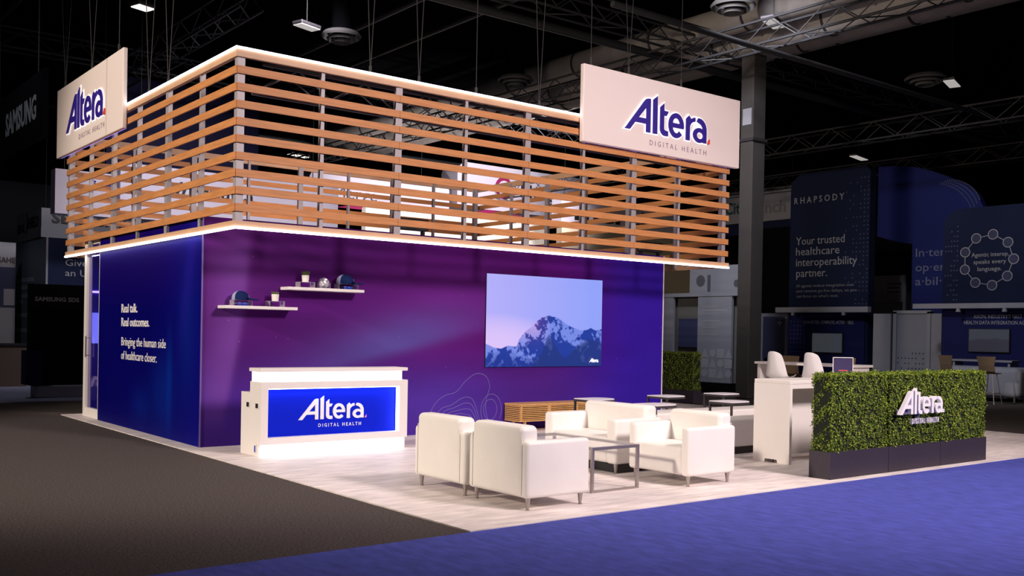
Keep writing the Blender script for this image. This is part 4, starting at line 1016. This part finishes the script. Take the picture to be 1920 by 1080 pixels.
text('lettering', [('SEAL', (2.715, 23.0, 4.42), 1.0, .26), ('SHIELD', (2.715, 21.75, 4.50), 1.45, .32)], M['black'], ss, NX, UZ, .02)
text('lettering', [('SEAL SHIELD', (3.02, 19.97, 4.60), 3.0, .30)], M['black'], ss, (1, 0, 0), UZ, .03)
part('swoosh', MB().path([(2.715, 21.95+.25*math.cos(a), 4.72+.42*math.sin(a)) for a in np.linspace(-1.2+math.pi, 1.2+math.pi, 10)][::-1], .02), M['black'], ss, True)
wb = thing('white_board', 'pale display board with dark blue band at left edge', 'board', (.2, 16.2, .01))
part('board', MB().box((-2.5, 16, .01), (1.20, 16.3, 3.62)), M['dim_white'], wb, True)
part('blue_band', MB().box((-2.5, 15.98, 1.95), (1.19, 16, 2.98)), M['poster_blue'], wb, True)
text('lettering', [('SAHE', (.78, 15.97, 3.10), .40, .14)], M['black'], wb, (1, 0, 0), UZ, .01)
part('pale_badge', MB().prism(rounded(.92, 1.18, 2.0, 2.42, .0, .0), 'y', 15.96, 15.98), M['dim_white'], wb, True)
bc = thing('wood_counter', 'low brown counter at the left edge behind the pale strip floor', 'counter', (-.5, 14.2, .01))
part('body', MB().box((-2.5, 14, .012), (1.05, 14.5, 1.0)), M['brown'], bc, True)
part('counter_top', MB().box((-2.55, 13.96, 1.0), (1.08, 14.54, 1.05)), M['black'], bc, True)
sg = thing('hanging_sign', 'black hanging sign with slanted grey letters at the left edge', 'sign', (.45, 12.5, 5.42))
part('cabinet', MB().box((.4, 9.93, 5.42), (.5, 15.2, 6.84)), M['black_panel'], sg, True)
text('lettering', [('SAMSUNG', (.394, 13.4, 5.89), 2.9, .50)], mat('hung_letters', (.20, .20, .21), .8), sg, NX, UZ, .03)

hanger(ss, [(3.2, 21.5, 5.02), (6.7, 21.5, 5.02)]); hanger(sg, [(.45, 10.6, 6.84), (.45, 14.4, 6.84)])
# ------------------------------------------------------------------ ceiling services
def hcable(label, pts, top=10.6, spread=.22):
    b = MB()
    for (x, y, z, s) in pts:
        if s: b.tube((x, y, z), (x-spread, y+.1, top), .006, None, 5); b.tube((x, y, z), (x+spread, y-.1, top), .006, None, 5)
        else: b.tube((x, y, z), (x, y, top), .006, None, 5)
        b.tube((x, y, z), (x, y, z+.12), .02, None, 8)
    solo('hoist_cable', b, M['cable'], label, 'cable', 'hoist cables above the stand')
for lab, p in [('forked hoist cable on canopy front edge, nearest the near corner', (1.8, -1.0, Z2, 1)), ('forked hoist cable on canopy front edge, second from the near corner', (2.55, -1.0, Z2, 1)), ('single hoist cable at the middle of the canopy front edge', (3.5, -1.0, Z2, 0)),
               ('forked hoist cable on canopy front edge, left of the white sign', (4.65, -1.0, Z2, 1)), ('single hoist cable on the right sign, its left end', (5.5, -1.18, 5.60, 0)), ('forked hoist cable on the right sign, left of centre', (6.3, -1.18, 5.60, 1)),
               ('single hoist cable on the right sign, right of centre', (7.5, -1.18, 5.60, 0)), ('forked hoist cable on canopy left edge, nearest the near corner', (.05, 1.5, Z2, 1)), ('forked hoist cable on canopy left edge, beside the left sign', (.05, 2.3, Z2, 1)),
               ('single hoist cable on the left sign, its near end', (-.11, 3.2, 5.66, 0)), ('forked hoist cable on the left sign, its middle', (-.11, 4.6, 5.66, 1)), ('forked hoist cable on the left sign, its far end', (-.11, 6.2, 5.66, 1))]:
    hcable(lab, [p])
def diffuser(label, x, y, z, r=.48):
    t = thing('air_diffuser', label, 'vent', (x, y, z), 0, 'round ceiling air diffusers')
    for k, (a, zz) in enumerate(((1.0, .10), (.74, .03), (.48, -.03))):
        part('ring', MB().lathe([(r*a, zz), (r*(a-.05), zz-.05), (r*(a-.16), zz+.06), (r*(a-.14), zz+.08), (r*a, zz)], n=36), M['diffuser'], t, smooth=True)
    part('duct_drop', MB().tube((0, 0, .1), (0, 0, 10.6-z), r*.5, r*.5, 24), M['ceiling'], t, smooth=True)
diffuser('round ceiling air diffuser above the canopy front, left of centre', 6.87, 9.21, 8.5)
diffuser('round ceiling air diffuser left of the right white sign', 12.62, 9.70, 8.5, .5)
diffuser('round ceiling air diffuser at upper right above the navy towers', 20.75, 2.1, 8.5, .55)
diffuser('round ceiling air diffuser at top right, left of the bright lamp', 12.6, 2.0, 8.7, .5)
def hilamp(label, x, y, z, m, rz=0, w=.62):
    t = thing('ceiling_lamp', label, 'lamp', (x, y, z), rz, 'flat high-bay ceiling lamps')
    part('housing', MB().rbox((-w/2, -.16, .02), (w/2, .16, .10), .02, 2), M['dark_frame'], t)
    part('lens', MB().box((-w/2+.02, -.14, 0), (w/2-.02, .14, .02)), m, t)
    part('stem', MB().tube((0, 0, .10), (0, 0, 10.6-z), .012, None, 6), M['cable'], t)
hilamp('dim flat ceiling lamp left of the round diffuser at top', 5.79, 8.87, 8.5, M['lamp_dim'], .3)
hilamp('flat ceiling lamp among ducts at top right', 13.52, 1.62, 8.5, M['lamp_dim'], .3, .8)
hilamp('brightest flat ceiling lamp, seen through the canopy front slats', 13.51, 24.95, 8.5, M['lamp'], .3, 1.0)
hilamp('flat ceiling lamp beside the upper right diffuser', 21.43, 1.72, 8.5, M['lamp_dim'], .3, .9)
hilamp('dim flat ceiling lamp above the rounded navy tower', 29.7, 9.87, 8.5, M['lamp_dim'], .2, 1.2)
hilamp('small flat ceiling lamp seen through the left side slats', 1.9, 8.4, 8.0, M['lamp'], .3, .4)
def duct(label, x, y0, y1, z, r):
    t = thing('air_duct', label, 'duct', (x, (y0+y1)/2, z-r), 0, 'big round air ducts under the ceiling')
    n = int((y1-y0)/3)
    for i in range(n):
        a = y0+(y1-y0)*i/n; b_ = y0+(y1-y0)*(i+1)/n
        part('section', MB().tube((x, a, z), (x, b_-.05, z), r, r, 20), M['duct'], t, True, True)
        part('flange', MB().tube((x, b_-.05, z), (x, b_, z), r+.03, r+.03, 20), M['dark_frame'], t, True, True)
duct('big round air duct, leftmost of the ducts at upper right', 14.4, -3, 24, 9.2, .36)
duct('big round air duct, second of the ducts at upper right', 15.4, -5, 24, 9.0, .42)
duct('big round air duct, third of the ducts at upper right', 16.5, -6, 24, 9.1, .36)
duct('big round air duct, rightmost at the upper right edge', 18.0, -6, 21, 9.6, .40)
def tr(label, p0, p1, h=.5, r=.03):
    b = MB(); truss_mesh(b, p0, p1, h, r, .7); solo('roof_truss', b, M['pipe'], label, 'truss', 'dark roof trusses')
tr('dark roof truss rising behind the right white sign', (13.1, -8, 7.9), (13.1, 26, 7.9))
tr('dark roof truss crossing at upper left behind the left sign', (3.85, 7.5, 8.2), (3.85, 40, 8.2))
tr('dark roof truss crossing high over the canopy front', (-12, 4.2, 8.5), (34, 4.2, 8.5))
tr('dark roof truss crossing farther back over the canopy', (-12, 16, 8.6), (40, 16, 8.6))
tr('dark roof truss at far right over the navy towers', (21.5, -8, 7.3), (21.5, 30, 7.3))
tr('dark roof truss above the blue arch at far right', (29, -6, 7.6), (29, 30, 7.6))
for lab, a, b_, r in [('long thin ceiling pipe over the canopy, nearest', (8.5, -6, 9.6), (8.5, 40, 9.6), .07), ('long thin ceiling pipe over the canopy, second', (10.6, -6, 9.8), (10.6, 40, 9.8), .07), ('ceiling pipe slanting past the left sign', (.8, 5, 9.4), (.8, 40, 9.4), .09),
                     ('pale ceiling pipe running left to right over the right sign', (4, 4.9, 8.42), (34, 4.9, 8.42), .10), ('ceiling pipe running left to right at top right', (8, 1.0, 7.6), (36, 1.0, 7.6), .06), ('ceiling pipe far back running left to right', (-10, 24.6, 9.0), (40, 24.6, 9.0), .10)]:
    solo('ceiling_pipe', MB().tube(a, b_, r, None, 10), M['pipe'], lab, 'pipe', 'ceiling pipes', smooth=True)
